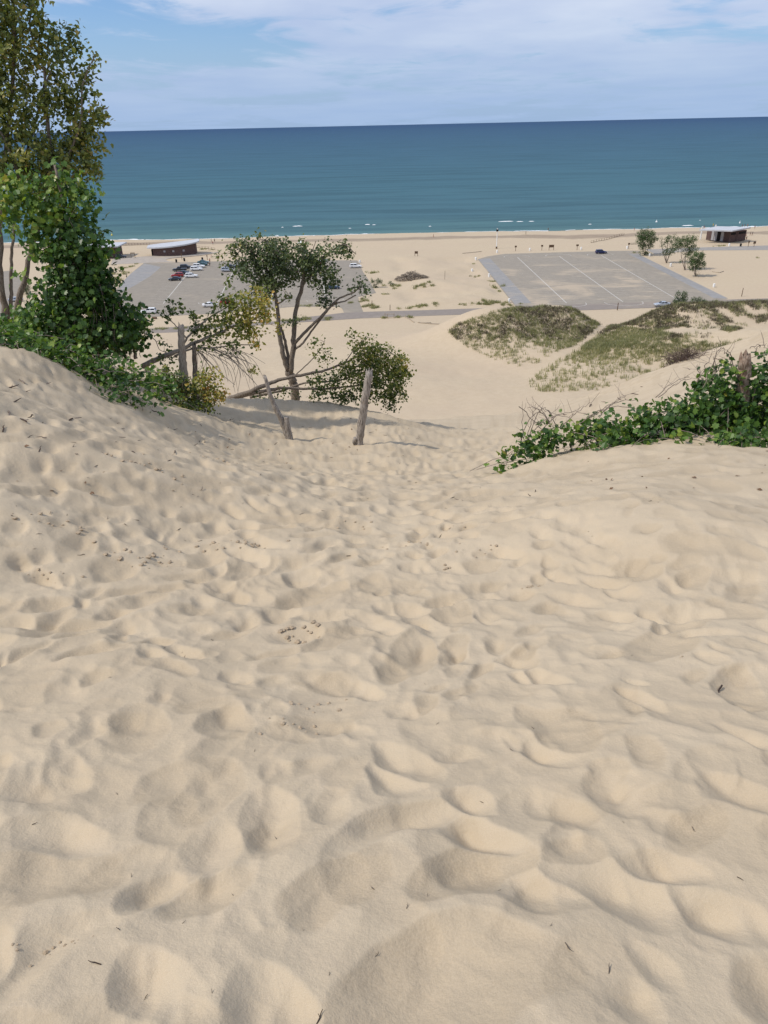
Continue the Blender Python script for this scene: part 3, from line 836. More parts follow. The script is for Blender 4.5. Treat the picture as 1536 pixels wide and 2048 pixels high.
YB = 17.6
bl = [(345, 770, YB, 40, 26, .22), (370, 790, YB, 40, 26, .25), (330, 750, YB, 30, 16, .3), (405, 800, YB, 36, 20, .45), (415, 770, YB, 30, 26, .68, .7), (430, 745, YB, 22, 20, .65, .4), (385, 815, YB, 40, 12, .3), (430, 828, YB, 16, 8, .2, .8), (400, 765, YB, 26, 26, .5, .6), (445, 790, YB, 25, 20, .7, .4)]
make_tree('bush', 'thick low bush half green and half rusty at the foot of the left bank', 'bush', P(375, 815, YB), [([(375, 818, YB), (372, 790, YB), (365, 765, YB)], 0.04, 0.015)],
          [([(375, 818, YB), (400, 790, YB), (420, 760, YB)], 0.03, 0.01), ([(375, 818, YB), (350, 795, YB), (335, 760, YB)], 0.03, 0.01), ([(375, 818, YB), (420, 810, YB), (450, 785, YB)], 0.02, 0.006)],
          bl, 'poplar', LM_YEL, M_TWIG, 0.075, 14, 0.15, 0.17, 2.6, 53, clamp=0.03, twr=0.007)


def snag(pts, r0, r1, label, mat, prongs=(), group=None, broken=True, name='snapped_tree'):
    random.seed(len(label)); q = catmull([P(*p) for p in pts], 6); k = len(q)
    q = [v + Vector((random.uniform(-1, 1), random.uniform(-1, 1), 0)) * r0 * 0.12 for v in q]
    root = thing(name, label, 'dead trunk', q[0], group)
    mb = MB(); n = 12
    rad = [r0 + (r1 - r0) * i / (k - 1) for i in range(k)]; rad[0] *= 1.2
    mb.tube(q, rad, n, 0.09, False)
    # splintered top
    top = len(mb.v) - n; c = sum((Vector(v) for v in mb.v[top:]), Vector()) / n
    ax = (q[-1] - q[-2]).normalized()
    for j in range(n):
        v = Vector(mb.v[top + j]); h = random.uniform(0, 1.4) * r1 * (1 if j % 2 else 0.3); mb.v[top + j] = tuple(v + ax * h - (v - c) * 0.15)
    mb.v.append(tuple(c - ax * r1 * 0.5)); ci = len(mb.v) - 1
    for j in range(n): mb.f.append((top + j, top + (j + 1) % n, ci))
    mb.build('trunk', mat, root, True)
    for pr, a, b in prongs:
        mp = MB(); mp.tube(catmull([P(*p) for p in pr], 5), list(np.linspace(a, b, (len(pr) - 1) * 5 + 1)) if len(pr) > 2 else [a, b], 9, 0.12); mp.build('branch_stub', mat, root, True)
    return root


snag([(368, 790, 18.4), (367, 740, 18.4), (364, 700, 18.4), (362, 652, 18.4)], 0.115, 0.075, 'grey snapped trunk with a broken top behind the low bush', M_BARK_PALE)
snag([(390, 800, 18.9), (390, 740, 18.9), (388, 690, 18.9)], 0.075, 0.055, 'brown dead trunk just right of the snapped grey trunk', M_BARK)
snag([(578, 884, 17.3), (572, 860, 17.3), (556, 825, 17.3), (542, 795, 17.3), (530, 752, 17.3)], 0.095, 0.040, 'forked driftwood stake bent to the left standing in the sand', M_DRIFT,
     [([(580, 884, 17.28), (577, 865, 17.28), (574, 848, 17.28), (573, 834, 17.28)], 0.095, 0.06)], 'driftwood stakes in the sand', name='driftwood_stake')
snag([(717, 893, 16.6), (722, 855, 16.6), (730, 800, 16.6), (739, 744, 16.6)], 0.098, 0.088, 'straight thick driftwood stake leaning right standing in the sand', M_DRIFT,
     [([(710, 890, 16.55), (708, 884, 16.55), (712, 876, 16.55)], 0.03, 0.06)], 'driftwood stakes in the sand', name='driftwood_stake')

# ------------------------------------------------------------------ fallen tree lying on the crest
YF = 22.3
trunk = [([(452, 800, YF), (495, 785, YF), (530, 770, YF), (565, 758, YF), (610, 749, YF), (650, 740, YF), (690, 725, YF), (725, 708, YF)], 0.085, 0.02)]
lim = [([(470, 797, YF), (520, 783, YF), (570, 776, YF), (630, 778, YF), (690, 774, YF), (740, 768, YF)], 0.065, 0.02), ([(500, 795, YF + .2), (560, 782, YF + .2), (610, 766, YF + .2), (680, 760, YF), (740, 740, YF)], 0.045, 0.015),
       ([(585, 755, YF), (615, 728, YF), (640, 700, YF), (650, 680, YF)], 0.02, 0.008), ([(690, 725, YF), (715, 690, YF), (735, 675, YF)], 0.018, 0.008), ([(725, 708, YF), (770, 700, YF), (800, 720, YF)], 0.018, 0.008),
       ([(740, 768, YF), (770, 780, YF), (790, 800, YF)], 0.018, 0.008)]
bl = [(655, 762, YF, 30, 18, .3, .8), (700, 740, YF, 34, 22, .38, .8), (745, 715, YF, 34, 28, .42, .8), (630, 695, YF, 14, 14, .35, .6), (637, 680, YF, 12, 10, .35, .6), (650, 715, YF, 26, 14, .35, .5), (705, 665, YF, 6, 6, .35, .7), (712, 690, YF, 22, 18, .4, .6), (740, 690, YF, 28, 20, .42, .8), (760, 725, YF, 40, 34, .38), (790, 725, YF, 30, 26, .5, .7), (780, 760, YF, 40, 26, .3),
      (770, 790, YF, 34, 20, .22), (730, 760, YF, 36, 26, .3), (690, 750, YF, 34, 24, .36, .6), (660, 785, YF, 50, 12, .22), (620, 765, YF, 28, 16, .28, .3), (800, 750, YF, 22, 40, .38, .7), (790, 812, YF, 18, 16, .2, .8), (560, 792, YF, 44, 7, .22, .5), (800, 790, YF, 20, 12, .25), (700, 795, YF, 50, 10, .2), (520, 790, YF, 26, 8, .22, .4), (815, 735, YF, 8, 14, .55, .5)]
make_tree('fallen_tree', 'fallen tree lying along the sand crest behind the stakes with leafy end at right', 'fallen tree', P(452, 800, YF), trunk, lim, bl, 'poplar', LM_YEL, M_BARK, 0.084, 13, 0.17, 0.18, 1.9, 61, clamp=0.03, twr=0.007, tonevar=0.12)

# ------------------------------------------------------------------ vine patch and stump at the right
YR = 12.0
root = thing('ground_vine', 'broad patch of dark grape vine spreading along the right sand crest', 'vine', P(1300, 880, YR))
rg = np.random.default_rng(71); random.seed(71)
bl = [(1002, 930, 11.6, 14, 12, .25), (1020, 905, 11.8, 18, 8, .28, .5), (1045, 905, 12, 34, 16, .28), (1090, 885, 12.2, 36, 20, .3), (1130, 870, 12.3, 34, 22, .3), (1145, 860, 12.3, 26, 16, .5, .6), (1175, 865, 12.4, 38, 22, .26), (1210, 850, 12.5, 30, 22, .27),
      (1235, 865, 12, 46, 22, .27), (1285, 850, 12.2, 46, 28, .27), (1330, 850, 12, 48, 36, .25), (1380, 840, 12, 52, 38, .25), (1430, 830, 12, 52, 46, .28), (1480, 840, 11.8, 55, 42, .26), (1536, 830, 11.8, 50, 46, .26), (1600, 830, 11.8, 60, 50, .26), (1330, 800, 12.3, 26, 14, .28, .7),
      (1420, 775, 12.2, 34, 26, .28), (1450, 745, 12.2, 18, 26, .25), (1515, 750, 12.2, 30, 40, .24), (1560, 745, 12.2, 40, 50, .24), (1345, 885, 11.3, 22, 10, .4, .6), (1450, 885, 11.2, 50, 12, .3, .6), (1500, 880, 11.0, 60, 16, .28), (1484, 902, 10.7, 18, 8, .35, .6), (1478, 790, 11.8, 24, 16, .3, .8), (1505, 775, 11.8, 12, 20, .3, .6), (1470, 760, 11.9, 8, 22, .3, .5), (1220, 890, 11.5, 50, 8, .3, .5), (1290, 885, 11.5, 40, 10, .3, .7), (1440, 790, 12.6, 60, 20, .25), (1270, 830, 12.6, 16, 10, .3, .5)]
C, T, O = blob_clumps(bl, rg, 1.9, 0.17, 0.03)
sm_ = MB()
for i in range(0, len(C), 2):
    q = Vector(C[i]); e = q + Vector(rg.normal(size=3)) * 0.35; e.z = max(tz(e.x, e.y) + 0.01, q.z - .25); sm_.tube([q, (q + e) / 2 + Vector((0, 0, .05)), e], 0.006, 3, 0, False)


def arc(px, py, qx, qy, Y, bow, r=0.007):
    a = P(px, py, Y); b = P(qx, qy, Y); m_ = (a + b) / 2 + Vector((0, 0, bow)); pts = catmull([a, a.lerp(m_, .55) + Vector((0, 0, bow * .3)), m_, m_.lerp(b, .5) + Vector((0, 0, bow * .25)), b], 3)
    pts = [p + Vector(rg.normal(size=3)) * 0.012 for p in pts]; k = len(pts)
    sm_.tube(pts, list(np.linspace(r, r * .5, k)), 4, 0, False)
    for i in range(2, k, 2):
        if rg.uniform() < .6:
            d = Vector(rg.normal(size=3)); d.z = abs(d.z); sm_.tube([pts[i], pts[i] + d * .07, pts[i] + d * .13 + Vector((rg.normal() * .03, 0, .02))], [r * .5, r * .4, r * .25], 3, 0, False)


for a in [(1045, 880, 1110, 850, .35), (1060, 860, 1150, 845, .28), (1045, 815, 1085, 865, .02), (1046, 900, 1048, 820, .0), (1120, 850, 1190, 812, .05), (1150, 850, 1270, 805, .12), (1180, 840, 1290, 822, .15), (1080, 870, 1185, 838, .22), (1055, 895, 1065, 805, .05), (1110, 860, 1060, 820, .12),
          (1200, 830, 1250, 790, .05), (1400, 770, 1430, 700, .05), (1410, 775, 1395, 735, .0), (1430, 760, 1425, 712, .05), (1470, 740, 1440, 700, .1), (1500, 700, 1536, 690, .05), (1320, 795, 1380, 755, .1), (1130, 930, 1110, 905, .0), (1095, 925, 1130, 915, .03), (1128, 935, 1125, 905, 0), (1126, 925, 1180, 895, .04), (1180, 910, 1260, 885, .05)]:
    for j in range(1 if a[0] < 1190 and rg.uniform() < .7 else 2): arc(a[0] + rg.normal() * 5, a[1] + rg.normal() * 4, a[2] + rg.normal() * 5, a[3] + rg.normal() * 4, 12.2 + rg.normal() * .1, a[4] * rg.uniform(.6, 1.3), .008)
sm_.build('stems', M_TWIG, root, True)['kind'] = 'stuff'
pos, nrm, sz, rn = spray(C, T + .02, O, rg, 13, 0.20, 0.090, 0.17, 0.75, 0.6, 0.02)
leaves('foliage', 'grape', pos, nrm, sz, rn, LM_VINE, root, rg)
snag([(1486, 815, 12.0), (1485, 770, 12.0), (1490, 740, 12.0), (1489, 714, 12.0)], 0.110, 0.098, 'thick brown stump with flaking bark rising out of the right vine patch', M_STUMP, name='tree_stump')


# dead brush along the crest of the right dune
def brush(pts, n, l_, label, seed, mat=M_DARKTWIG, r=0.012):
    rg = np.random.default_rng(seed); q = [hit(*p, 8, 60) for p in pts]; root = thing('dead_brush', label, 'brush', q[0], 'dead brush on the right dune'); mb = MB()
    for k in range(n):
        t = rg.uniform(0, len(q) - 1.001) if len(q) > 1 else 0; i = int(t); c = q[i].lerp(q[min(i + 1, len(q) - 1)], t - i) + Vector((rg.normal() * .25, rg.normal() * .4, 0)); c.z = tz(c.x, c.y)
        d = Vector((rg.normal() * .9, rg.normal() * .6, abs(rg.normal()) * .6 + .15)); d.normalize(); L_ = l_ * rg.uniform(.5, 1.2)
        e = c + d * L_; e.z = max(e.z - .2 * L_, tz(e.x, e.y) + .02); mb.tube([c, c + d * L_ * .5 + Vector((0, 0, .1 * L_)), e], [r, r * .8, r * .4], 3, 0, False)
    mb.build('twigs', mat, root, True)['kind'] = 'stuff'; return root


brush([(1240, 762), (1265, 750), (1285, 742)], 330, .85, 'dark tangle of dead twigs low on the right dune crest', 81)
brush([(1350, 726), (1375, 715), (1410, 700)], 330, .9, 'dead brush further up the right dune crest', 82)
brush([(1450, 690), (1480, 680), (1530, 658)], 420, 1.0, 'long grey brush row at the top of the right dune', 83, M_TWIG)

# ------------------------------------------------------------------ paving, road and painted lines on the flat
def local(mb, name, mat, parent=None, sm=False):
    me = bpy.data.meshes.new(name); me.from_pydata(mb.v, [], mb.f); me.materials.append(mat); me.update()
    o = bpy.data.objects.new(name, me); COL.objects.link(o)
    if parent is not None: o.parent = parent
    if sm: shade_smooth(o)
    return o


def asphalt(name, col, sandy=0.5, seed=0.0, sc=1.0, patches=None):
    t = NT(name); p = t.pos(); x, y, z = t.xyz(p)
    a = t.noise(p, 0.5, 5, 0.6); g = t.noise(p, 14, 3, 0.7)
    c = t.mix(t.mr(a, 0.3, 0.7), tuple(v * 0.92 for v in col), tuple(v * 1.08 for v in col))
    c = t.mix(t.mr(g, 0.3, 0.7, 0, 0.3), c, tuple(v * 0.8 for v in col))
    mp = t.n('ShaderNodeMapping'); mp.inputs['Scale'].default_value = (0.055 * sc, 0.075 * sc, 0); mp.inputs['Location'].default_value = (seed, seed * 1.7, seed); t.l(p, mp.inputs[0])
    s1 = t.noise(mp.outputs[0], 1.0, 7, 0.62, 0.6)
    mp2 = t.n('ShaderNodeMapping'); mp2.inputs['Scale'].default_value = (0.12, 1.4, 0); t.l(p, mp2.inputs[0])
    s2 = t.noise(mp2.outputs[0], 1.0, 4, 0.6)
    f = t.mth('ADD', s1, t.mth('MULTIPLY', t.mth('SUBTRACT', s2, 0.5), 0.55))
    if patches:   # windblown sand lies thicker in these places
        for (x0_, y0_, rx, ry, k) in patches:
            dx = t.mth('DIVIDE', t.mth('SUBTRACT', x, x0_), rx); dy = t.mth('DIVIDE', t.mth('SUBTRACT', y, y0_), ry)
            q = t.mth('ADD', t.mth('MULTIPLY', dx, dx), t.mth('MULTIPLY', dy, dy))
            f = t.mth('ADD', f, t.mr(q, 0.0, 1.0, k, 0.0))
    c = t.mix(t.mr(f, 0.52, 0.74, 0, sandy), c, (0.47, 0.385, 0.285))
    t.l(c, t.b.inputs['Base Color']); t.b.inputs['Roughness'].default_value = 0.9; t.b.inputs['Specular IOR Level'].default_value = 0.2
    return t.m


def sheet(name, poly, z, mat, kind='structure', th=0.0):
    mb = MB(); pl = [(p[0], p[1]) for p in poly]
    ar = sum(pl[i][0] * pl[(i + 1) % len(pl)][1] - pl[(i + 1) % len(pl)][0] * pl[i][1] for i in range(len(pl)))
    if ar < 0: pl = pl[::-1]
    mb.add([(p[0], p[1], z) for p in pl], [tuple(range(len(pl)))])
    o = mb.build(name, mat); o['kind'] = kind; return o


M_ASPH = asphalt('old_asphalt', (0.280, 0.248, 0.204), 0.30, 3.0)
M_ASPH_R = asphalt('sand_blown_asphalt', (0.300, 0.266, 0.218), 0.85, 9.0, 1.0, [(62, 252, 12, 26, .11), (82, 262, 14, 24, .10), (49, 242, 7, 22, .16), (86, 244, 8, 14, .06), (74, 284, 16, 10, .06)])
M_ROAD = asphalt('road_asphalt', (0.256, 0.222, 0.194), 0.35, 5.0)
M_STRIP = asphalt('bluish_paving', (0.285, 0.278, 0.270), 0.6, 7.0)
M_PLAZA = asphalt('tan_concrete', (0.39, 0.345, 0.295), 0.7, 2.0)
M_PAINT = flat_mat('worn_white_paint', (0.56, 0.54, 0.49), 0.8, 0.2, 0.12, 3)
M_FAINT = flat_mat('faded_line_paint', (0.50, 0.46, 0.40), 0.9, 0.2, 0.25, 2)

gp = lambda pts: [G(*p) for p in pts]
lotR = [(41.5, 227), (41.0, 318), (46, 325), (54, 330.5), (80, 331.5), (100, 332), (112, 331), (108.5, 318), (107.5, 233), (107.5, 227)]
sheet('right_parking_lot', lotR, 0.030, M_ASPH_R)
sheet('left_paved_strip', [(41.9, 232), (47.2, 233), (46.3, 320), (41.3, 318)], 0.036, M_STRIP)
sheet('right_paved_strip', [(104.3, 234), (108.3, 233), (108.4, 322), (104.6, 324)], 0.036, M_STRIP)
lotL = gp([(205, 640), (265, 636), (321, 633), (435, 627), (520, 620), (582, 614), (675, 613), (684, 617), (690, 630), (740, 630), (726, 623), (718, 603), (716, 594), (752, 586), (739, 562), (726, 544), (719, 526), (714, 521), (600, 520), (439, 522.5), (357, 525), (288, 526), (262, 547), (240, 569), (215, 600)])
sheet('left_parking_lot', lotL, 0.030, M_ASPH)
sheet('blue_paved_corner', gp([(289, 527), (322, 534), (300, 553), (268, 572), (245, 584), (238, 571), (262, 547)]), 0.036, M_STRIP)
sheet('beach_plaza', gp([(225, 518), (300, 512), (395, 508), (410, 506), (437, 504), (437, 505), (400, 511), (345, 516), (331, 519), (336, 522.5), (355, 524), (300, 525.5), (222, 529)]), 0.034, M_PLAZA)
sheet('right_plaza', gp([(1290, 499), (1400, 495), (1536, 491), (1640, 489), (1640, 497), (1536, 500), (1400, 501), (1310, 508)]), 0.034, asphalt('grey_walk', (0.31, 0.29, 0.265), 0.6, 4.0))
sheet('far_left_parking_lot', gp([(-140, 560), (30, 540), (45, 560), (32, 605), (20, 640), (-140, 650)]), 0.030, M_ASPH)
# the road runs straight along the lots
up_ = [(-90, 677), (100, 670), (240, 661), (400, 651), (500, 646), (560, 642), (606, 635), (660, 629), (684, 626), (740, 623.5), (850, 620.5), (1023, 614.5), (1060, 612), (1300, 604), (1536, 597), (1700, 592)]
lo_ = [(-90, 690), (100, 680), (240, 669), (350, 665), (500, 652), (590, 645.5), (720, 637), (860, 631.5), (1000, 627), (1100, 623), (1300, 616), (1536, 608), (1700, 603)]
sheet('road', gp(up_) + gp(lo_)[::-1], 0.042, M_ROAD)

W_ = 0.20


def line(mb, a, b, w=W_, z=0.050):
    a = Vector((a[0], a[1], 0)); b = Vector((b[0], b[1], 0)); d = (b - a).normalized(); n = Vector((-d.y, d.x, 0)) * w / 2
    mb.add([(a - n) + Vector((0, 0, z)), (b - n) + Vector((0, 0, z)), (b + n) + Vector((0, 0, z)), (a + n) + Vector((0, 0, z))], [(0, 1, 2, 3)])


main = MB(); faint = MB()


def island(mb, x, y, r, s, ang=0.0, depth=0.85):
    pts = [(x + r, y)] + [(x + r * math.copysign(abs(math.cos(t)) ** 0.6, math.cos(t)), y + s * depth * r * math.sin(t) ** 0.8) for t in np.linspace(0.02, math.pi - 0.02, 16)] + [(x - r, y)]
    for p, q in zip(pts, pts[1:]): line(mb, p, q, .18, .052)


for x in (57.8, 75.2, 92.6):
    line(main, (x, 231.5), (x, 320.5), 0.24)
    island(main, x, 321.5, 5.3, 1); island(main, x, 231.5, 5.8, -1)
    y = 234.0
    while y < 319:
        line(faint, (x - 5.6, y), (x - 0.15, y), 0.13, .048); line(faint, (x + 0.15, y), (x + 5.6, y), 0.13, .048); y += 2.9
y = 236.0
while y < 318: line(faint, (47.4, y), (41.6, y), 0.13, .048); y += 2.9
for i in range(8): pass
line(main, (47.5, 231.5), (42, 231.5), .15)
a5 = math.atan2(5.4, 66.6)
for k in range(4):
    x1 = -75.4 + 17.5 * k; y1 = 311.2; n = Vector((math.cos(a5), math.sin(a5), 0)); d = Vector((math.sin(a5), -math.cos(a5), 0))
    s0 = Vector((x1, y1, 0)); Lk = 67.0
    line(main, s0, s0 + d * Lk, 0.24)
    w = 0.0
    while w < Lk:
        c = s0 + d * w; line(faint, c + n * .15, c + n * 5.6, .14, .048); line(faint, c - n * .15, c - n * 5.6, .14, .048); w += 2.9
    e = s0 + d * (Lk + 1.5); line(main, e - n * 5.6, e + n * 5.6, .16, .052); line(main, e - n * 5.6, e - n * 6.2 - d * 2, .16, .052); line(main, e + n * 5.6, e + n * 6.0 - d * 2, .16, .052)
for k in range(9): c = Vector((-8 + .5 * k * .1, 246 + 2.9 * k, 0)); line(faint, c, c + Vector((6, 0, 0)), .14, .048)
struct(main.build('painted_lines', M_PAINT)); struct(faint.build('faded_stall_lines', M_FAINT))

# ------------------------------------------------------------------ cars
M_GLASS = flat_mat('car_glass', (0.015, 0.02, 0.025), 0.08, 0.6, 0.0)
M_TYRE = flat_mat('tyre', (0.02, 0.02, 0.02), 0.85)
M_RIM = flat_mat('rim', (0.42, 0.43, 0.45), 0.35, 0.5, 0.05, 6, 0.7)
M_HEAD = flat_mat('headlight', (0.75, 0.78, 0.8), 0.2)
M_TAIL = flat_mat('tail_light', (0.35, 0.01, 0.01), 0.3)
PAINTS = {k: flat_mat(k + '_paint', c, 0.28, 0.6, 0.03, 1.0, mt) for k, c, mt in (
    ('white', (0.80, 0.80, 0.79), 0), ('black', (0.018, 0.020, 0.024), 0), ('charcoal', (0.035, 0.045, 0.06), 0.2), ('red', (0.30, 0.015, 0.015), 0),
    ('navy', (0.012, 0.020, 0.085), 0.1), ('teal', (0.05, 0.13, 0.14), 0.2), ('silver', (0.48, 0.52, 0.57), 0.4), ('darkblue', (0.03, 0.055, 0.10), 0.2), ('orange', (0.45, 0.06, 0.02), 0))}
# profiles: half length stations x, sill z, belt z, half width ; cabin: x0 base, x1 roof rear, x2 roof front, x3 base front, roof z
CARS = {
    'suv': dict(L=4.75, st=[(-1, .55, .92, .80), (-.97, .32, 1.05, .9), (-.72, .28, 1.08, .94), (0, .26, 1.06, .95), (.45, .27, 1.02, .94), (.82, .30, .92, .90), (.97, .36, .80, .82), (1, .48, .68, .74)], cab=(-.95, -.84, .12, .42, 1.70)),
    'sedan': dict(L=4.75, st=[(-1, .50, .86, .76), (-.96, .32, .98, .88), (-.7, .25, .99, .92), (0, .23, .95, .92), (.42, .24, .93, .91), (.80, .28, .83, .87), (.96, .33, .72, .80), (1, .44, .62, .72)], cab=(-.78, -.38, .08, .44, 1.44)),
    'pickup': dict(L=5.6, st=[(-1, .62, 1.05, .92), (-.98, .50, 1.12, .95), (-.6, .42, 1.12, .97), (0, .40, 1.14, .98), (.45, .40, 1.14, .97), (.85, .42, 1.06, .95), (.97, .46, .98, .90), (1, .58, .85, .84)], cab=(-.16, -.10, .24, .42, 1.85)),
}


def car(kind, paint, px, py, head, label, group='parked cars', name='parked_car', Z=0.04):
    c = CARS[kind]; hl = c['L'] / 2; mat = PAINTS[paint]; g = G(px, py, 0)
    root = thing(name, label, 'pickup truck' if kind == 'pickup' else 'car', (g.x, g.y + 0.9, Z), group, head)
    b = MB(); vs = []; fs = []
    for (x, s, t, w) in c['st']:
        h = t - s
        vs += [(x * hl, sx_ * w * kx, s + h * kz) for sx_, kx, kz in ((-1, .86, 0), (-1, 1, .22), (-1, 1, .75), (-1, .93, 1), (1, .93, 1), (1, 1, .75), (1, 1, .22), (1, .86, 0))]
    n = len(c['st'])
    for i in range(n - 1):
        for j in range(8): fs.append((i * 8 + j, (i + 1) * 8 + j, (i + 1) * 8 + (j + 1) % 8, i * 8 + (j + 1) % 8))
    fs += [tuple(range(8)), tuple((n - 1) * 8 + j for j in range(8))[::-1]]
    b.add(vs, fs)
    x0_, x1_, x2_, x3_, zr = c['cab']; zb = c['st'][3][2] - .03; wb = .86; wt = .68
    if kind != 'pickup': wb = .87
    cab = [(x0_, zb, wb), (x1_, zr - .03, wt), (x2_, zr, wt + .02), (x3_, zb, wb)]
    cv = []
    for x, z, w in cab: cv += [(x * hl, -w, z), (x * hl, w, z)]
    b.add(cv, [(0, 2, 3, 1), (2, 4, 5, 3), (4, 6, 7, 5), (0, 6, 4, 2), (1, 3, 5, 7)])
    if kind == 'pickup':   # open bed behind the cab
        b.box((-.58 * hl, 0, 1.09), (.72 * hl, 1.55, .10))
    # wheel arches
    for wx in (-.60, .62):
        for s in (-1, 1):
            b.tube([(wx * hl, s * .80, .36), (wx * hl, s * .955, .36)], .42, 12)
    body = local(b, 'body', mat, root)
    bv = body.modifiers.new('edge', 'BEVEL'); bv.width = .03; bv.segments = 2; bv.limit_method = 'ANGLE'

    def quad(nm, a, off, m_=M_GLASS):
        q = MB(); a = [Vector(p) for p in a]; nn = (a[1] - a[0]).cross(a[2] - a[0]).normalized() * off
        q.add([p + nn for p in a] + [p - nn for p in a], [(0, 1, 2, 3), (7, 6, 5, 4), (0, 4, 5, 1), (1, 5, 6, 2), (2, 6, 7, 3), (3, 7, 4, 0)]); local(q, nm, m_, root)
    A = [Vector((x * hl, w, z)) for x, z, w in cab]
    for s in (-1, 1):
        B = [Vector((p.x, s * (p.y + .004), p.z)) for p in A]; lo = .12
        q0 = B[0].lerp(B[1], .16).lerp(B[3].lerp(B[2], .16), .06); q1 = B[0].lerp(B[1], .86).lerp(B[3].lerp(B[2], .86), .05); q2 = B[0].lerp(B[1], .86).lerp(B[3].lerp(B[2], .86), .93); q3 = B[0].lerp(B[1], .16).lerp(B[3].lerp(B[2], .16), .93)
        mid = .52
        quad('side_window', [q0, q0.lerp(q3, mid - .03), q1.lerp(q2, mid - .03), q1], .012); quad('side_window', [q0.lerp(q3, mid + .03), q3, q2, q1.lerp(q2, mid + .03)], .012)
    for nm, i, j in (('windscreen', 3, 2), ('rear_window', 0, 1)):
        a, e = A[i], A[j]; p = a.lerp(e, .1); q = a.lerp(e, .9)
        quad(nm, [(p.x, -p.y * .93, p.z), (p.x, p.y * .93, p.z), (q.x, q.y * .93, q.z), (q.x, -q.y * .93, q.z)], .012)
    for wx in (-.60, .62):
        for s in (-1, 1):
            w = MB(); w.tube([(wx * hl, s * .74, .35), (wx * hl, s * .965, .35)], .35, 18); wo_ = local(w, 'wheel', M_TYRE, root)
            r = MB(); r.tube([(wx * hl, s * .93, .35), (wx * hl, s * .975, .35)], .22, 14); local(r, 'rim', M_RIM, wo_)
    for s in (-1, 1):
        st = c['st']; h = MB(); h.box((hl * .965, s * .62, st[5][2] - .15), (.16, .34, .14)); local(h, 'headlight', M_HEAD, root)
        h = MB(); h.box((-hl * .975, s * .72, st[1][2] - .12), (.12, .22, .2)); local(h, 'tail_light', M_TAIL, root)
    return root


PI = math.pi
for a in [('suv', 'white', 296, 628.5, PI + a5, 'white estate car parked by itself at the lower left corner of the lot'),
          ('sedan', 'white', 419, 615, a5, 'white sedan alone near the road edge of the left lot'),
          ('suv', 'red', 455, 609, a5, 'dark red car half hidden behind the yellow leaves'),
          ('sedan', 'charcoal', 349, 562, a5 + PI, 'dark sedan nearest the camera in the cluster of cars'),
          ('suv', 'red', 354, 555, a5 + PI, 'bright red hatchback between two dark cars'),
          ('suv', 'white', 382, 556, a5, 'white car opposite the red one across the painted line'),
          ('sedan', 'charcoal', 367, 549.5, a5, 'dark blue car just beyond the red one'),
          ('pickup', 'black', 359, 543.5, a5 + PI, 'black pickup truck in the row left of the line'),
          ('suv', 'black', 371, 538, a5, 'black car at the far end of the left row'),
          ('suv', 'white', 392, 542, a5, 'white car second in the row right of the line'),
          ('suv', 'white', 397, 536.5, a5, 'white car third in the row right of the line'),
          ('sedan', 'teal', 403, 532.5, a5 + PI, 'blue green car beyond the white ones'),
          ('sedan', 'teal', 406, 528, a5, 'teal car farthest towards the beach in the cluster'),
          ('suv', 'silver', 454, 544, a5, 'silver car at the top of the second painted line'),
          ('sedan', 'black', 461, 537, a5, 'black car peeping from behind the tree crown beside the silver one'),
          ('sedan', 'white', 481, 533, a5, 'white sedan half hidden at the left side of the dark tree crown'),
          ('sedan', 'orange', 631, 531, a5, 'red car seen through the dark tree crown'),
          ('suv', 'silver', 646, 525, a5 + 1.0, 'silver car with open tailgate side seen through the dark tree crown'),
          ('suv', 'white', 711, 536.5, a5, 'white car alone at the far right corner of the left lot'),
          ('sedan', 'darkblue', 666, 579, a5, 'dark blue car behind the low limb of the dark tree'),
          ('sedan', 'silver', 30, 604, a5, 'silver car between the trunks at the far left'),
          ('suv', 'navy', 1203, 508, 0.02, 'navy blue car alone at the beach end of the right lot'),
          ('sedan', 'silver', 1326, 614, PI, 'pale car passing behind the grassy hump'),
          ('suv', 'charcoal', 241, 517, a5 + .3, 'dark car tucked beside the flat roofed building')]:
    if a[5].startswith('silver car with open'): a = a[:5] + ('silver car turned away, seen beside the red one through the crown',)
    car(*a)

# ------------------------------------------------------------------ beach buildings
M_STONE = flat_mat('brown_block_wall', (0.115, 0.075, 0.068), 0.85, 0.2, 0.25, 2.2)
M_STONE2 = flat_mat('darker_block_wall', (0.090, 0.060, 0.055), 0.85, 0.2, 0.25, 2.2)
M_ROOF = flat_mat('pale_metal_roof', (0.50, 0.51, 0.53), 0.5, 0.4, 0.06, .6)
M_ROOFEDGE = flat_mat('roof_edge', (0.40, 0.42, 0.45), 0.5, 0.4, 0.05, 1)
M_PANEL = flat_mat('pale_panel', (0.34, 0.34, 0.35), 0.6, 0.3, 0.1, 2)
M_DARK = flat_mat('dark_opening', (0.015, 0.013, 0.013), 0.9)
M_WHITE = flat_mat('white_enamel', (0.78, 0.78, 0.76), 0.5, 0.4, 0.04, 2)
M_WOOD = flat_mat('brown_wood', (0.13, 0.085, 0.055), 0.85, 0.2, 0.2, 5)
M_WOODPALE = flat_mat('sun_bleached_wood', (0.36, 0.30, 0.23), 0.85, 0.2, 0.2, 5)

A0 = G(305, 511.5); B0 = G(393, 507.5)
root = thing('beach_building', 'long curved brown building with a pale upswept roof facing the left lot', 'building', (A0 + B0) / 2)
ax = (B0 - A0).normalized(); nx = Vector((ax.y, -ax.x, 0)); LB = (B0 - A0).length
K = 22


def arcpt(t, e, out=0.0, bow=3.4): return A0 + ax * (LB * t + e * (2 * t - 1)) + nx * (math.sin(PI * t) ** 0.8 * bow + out)


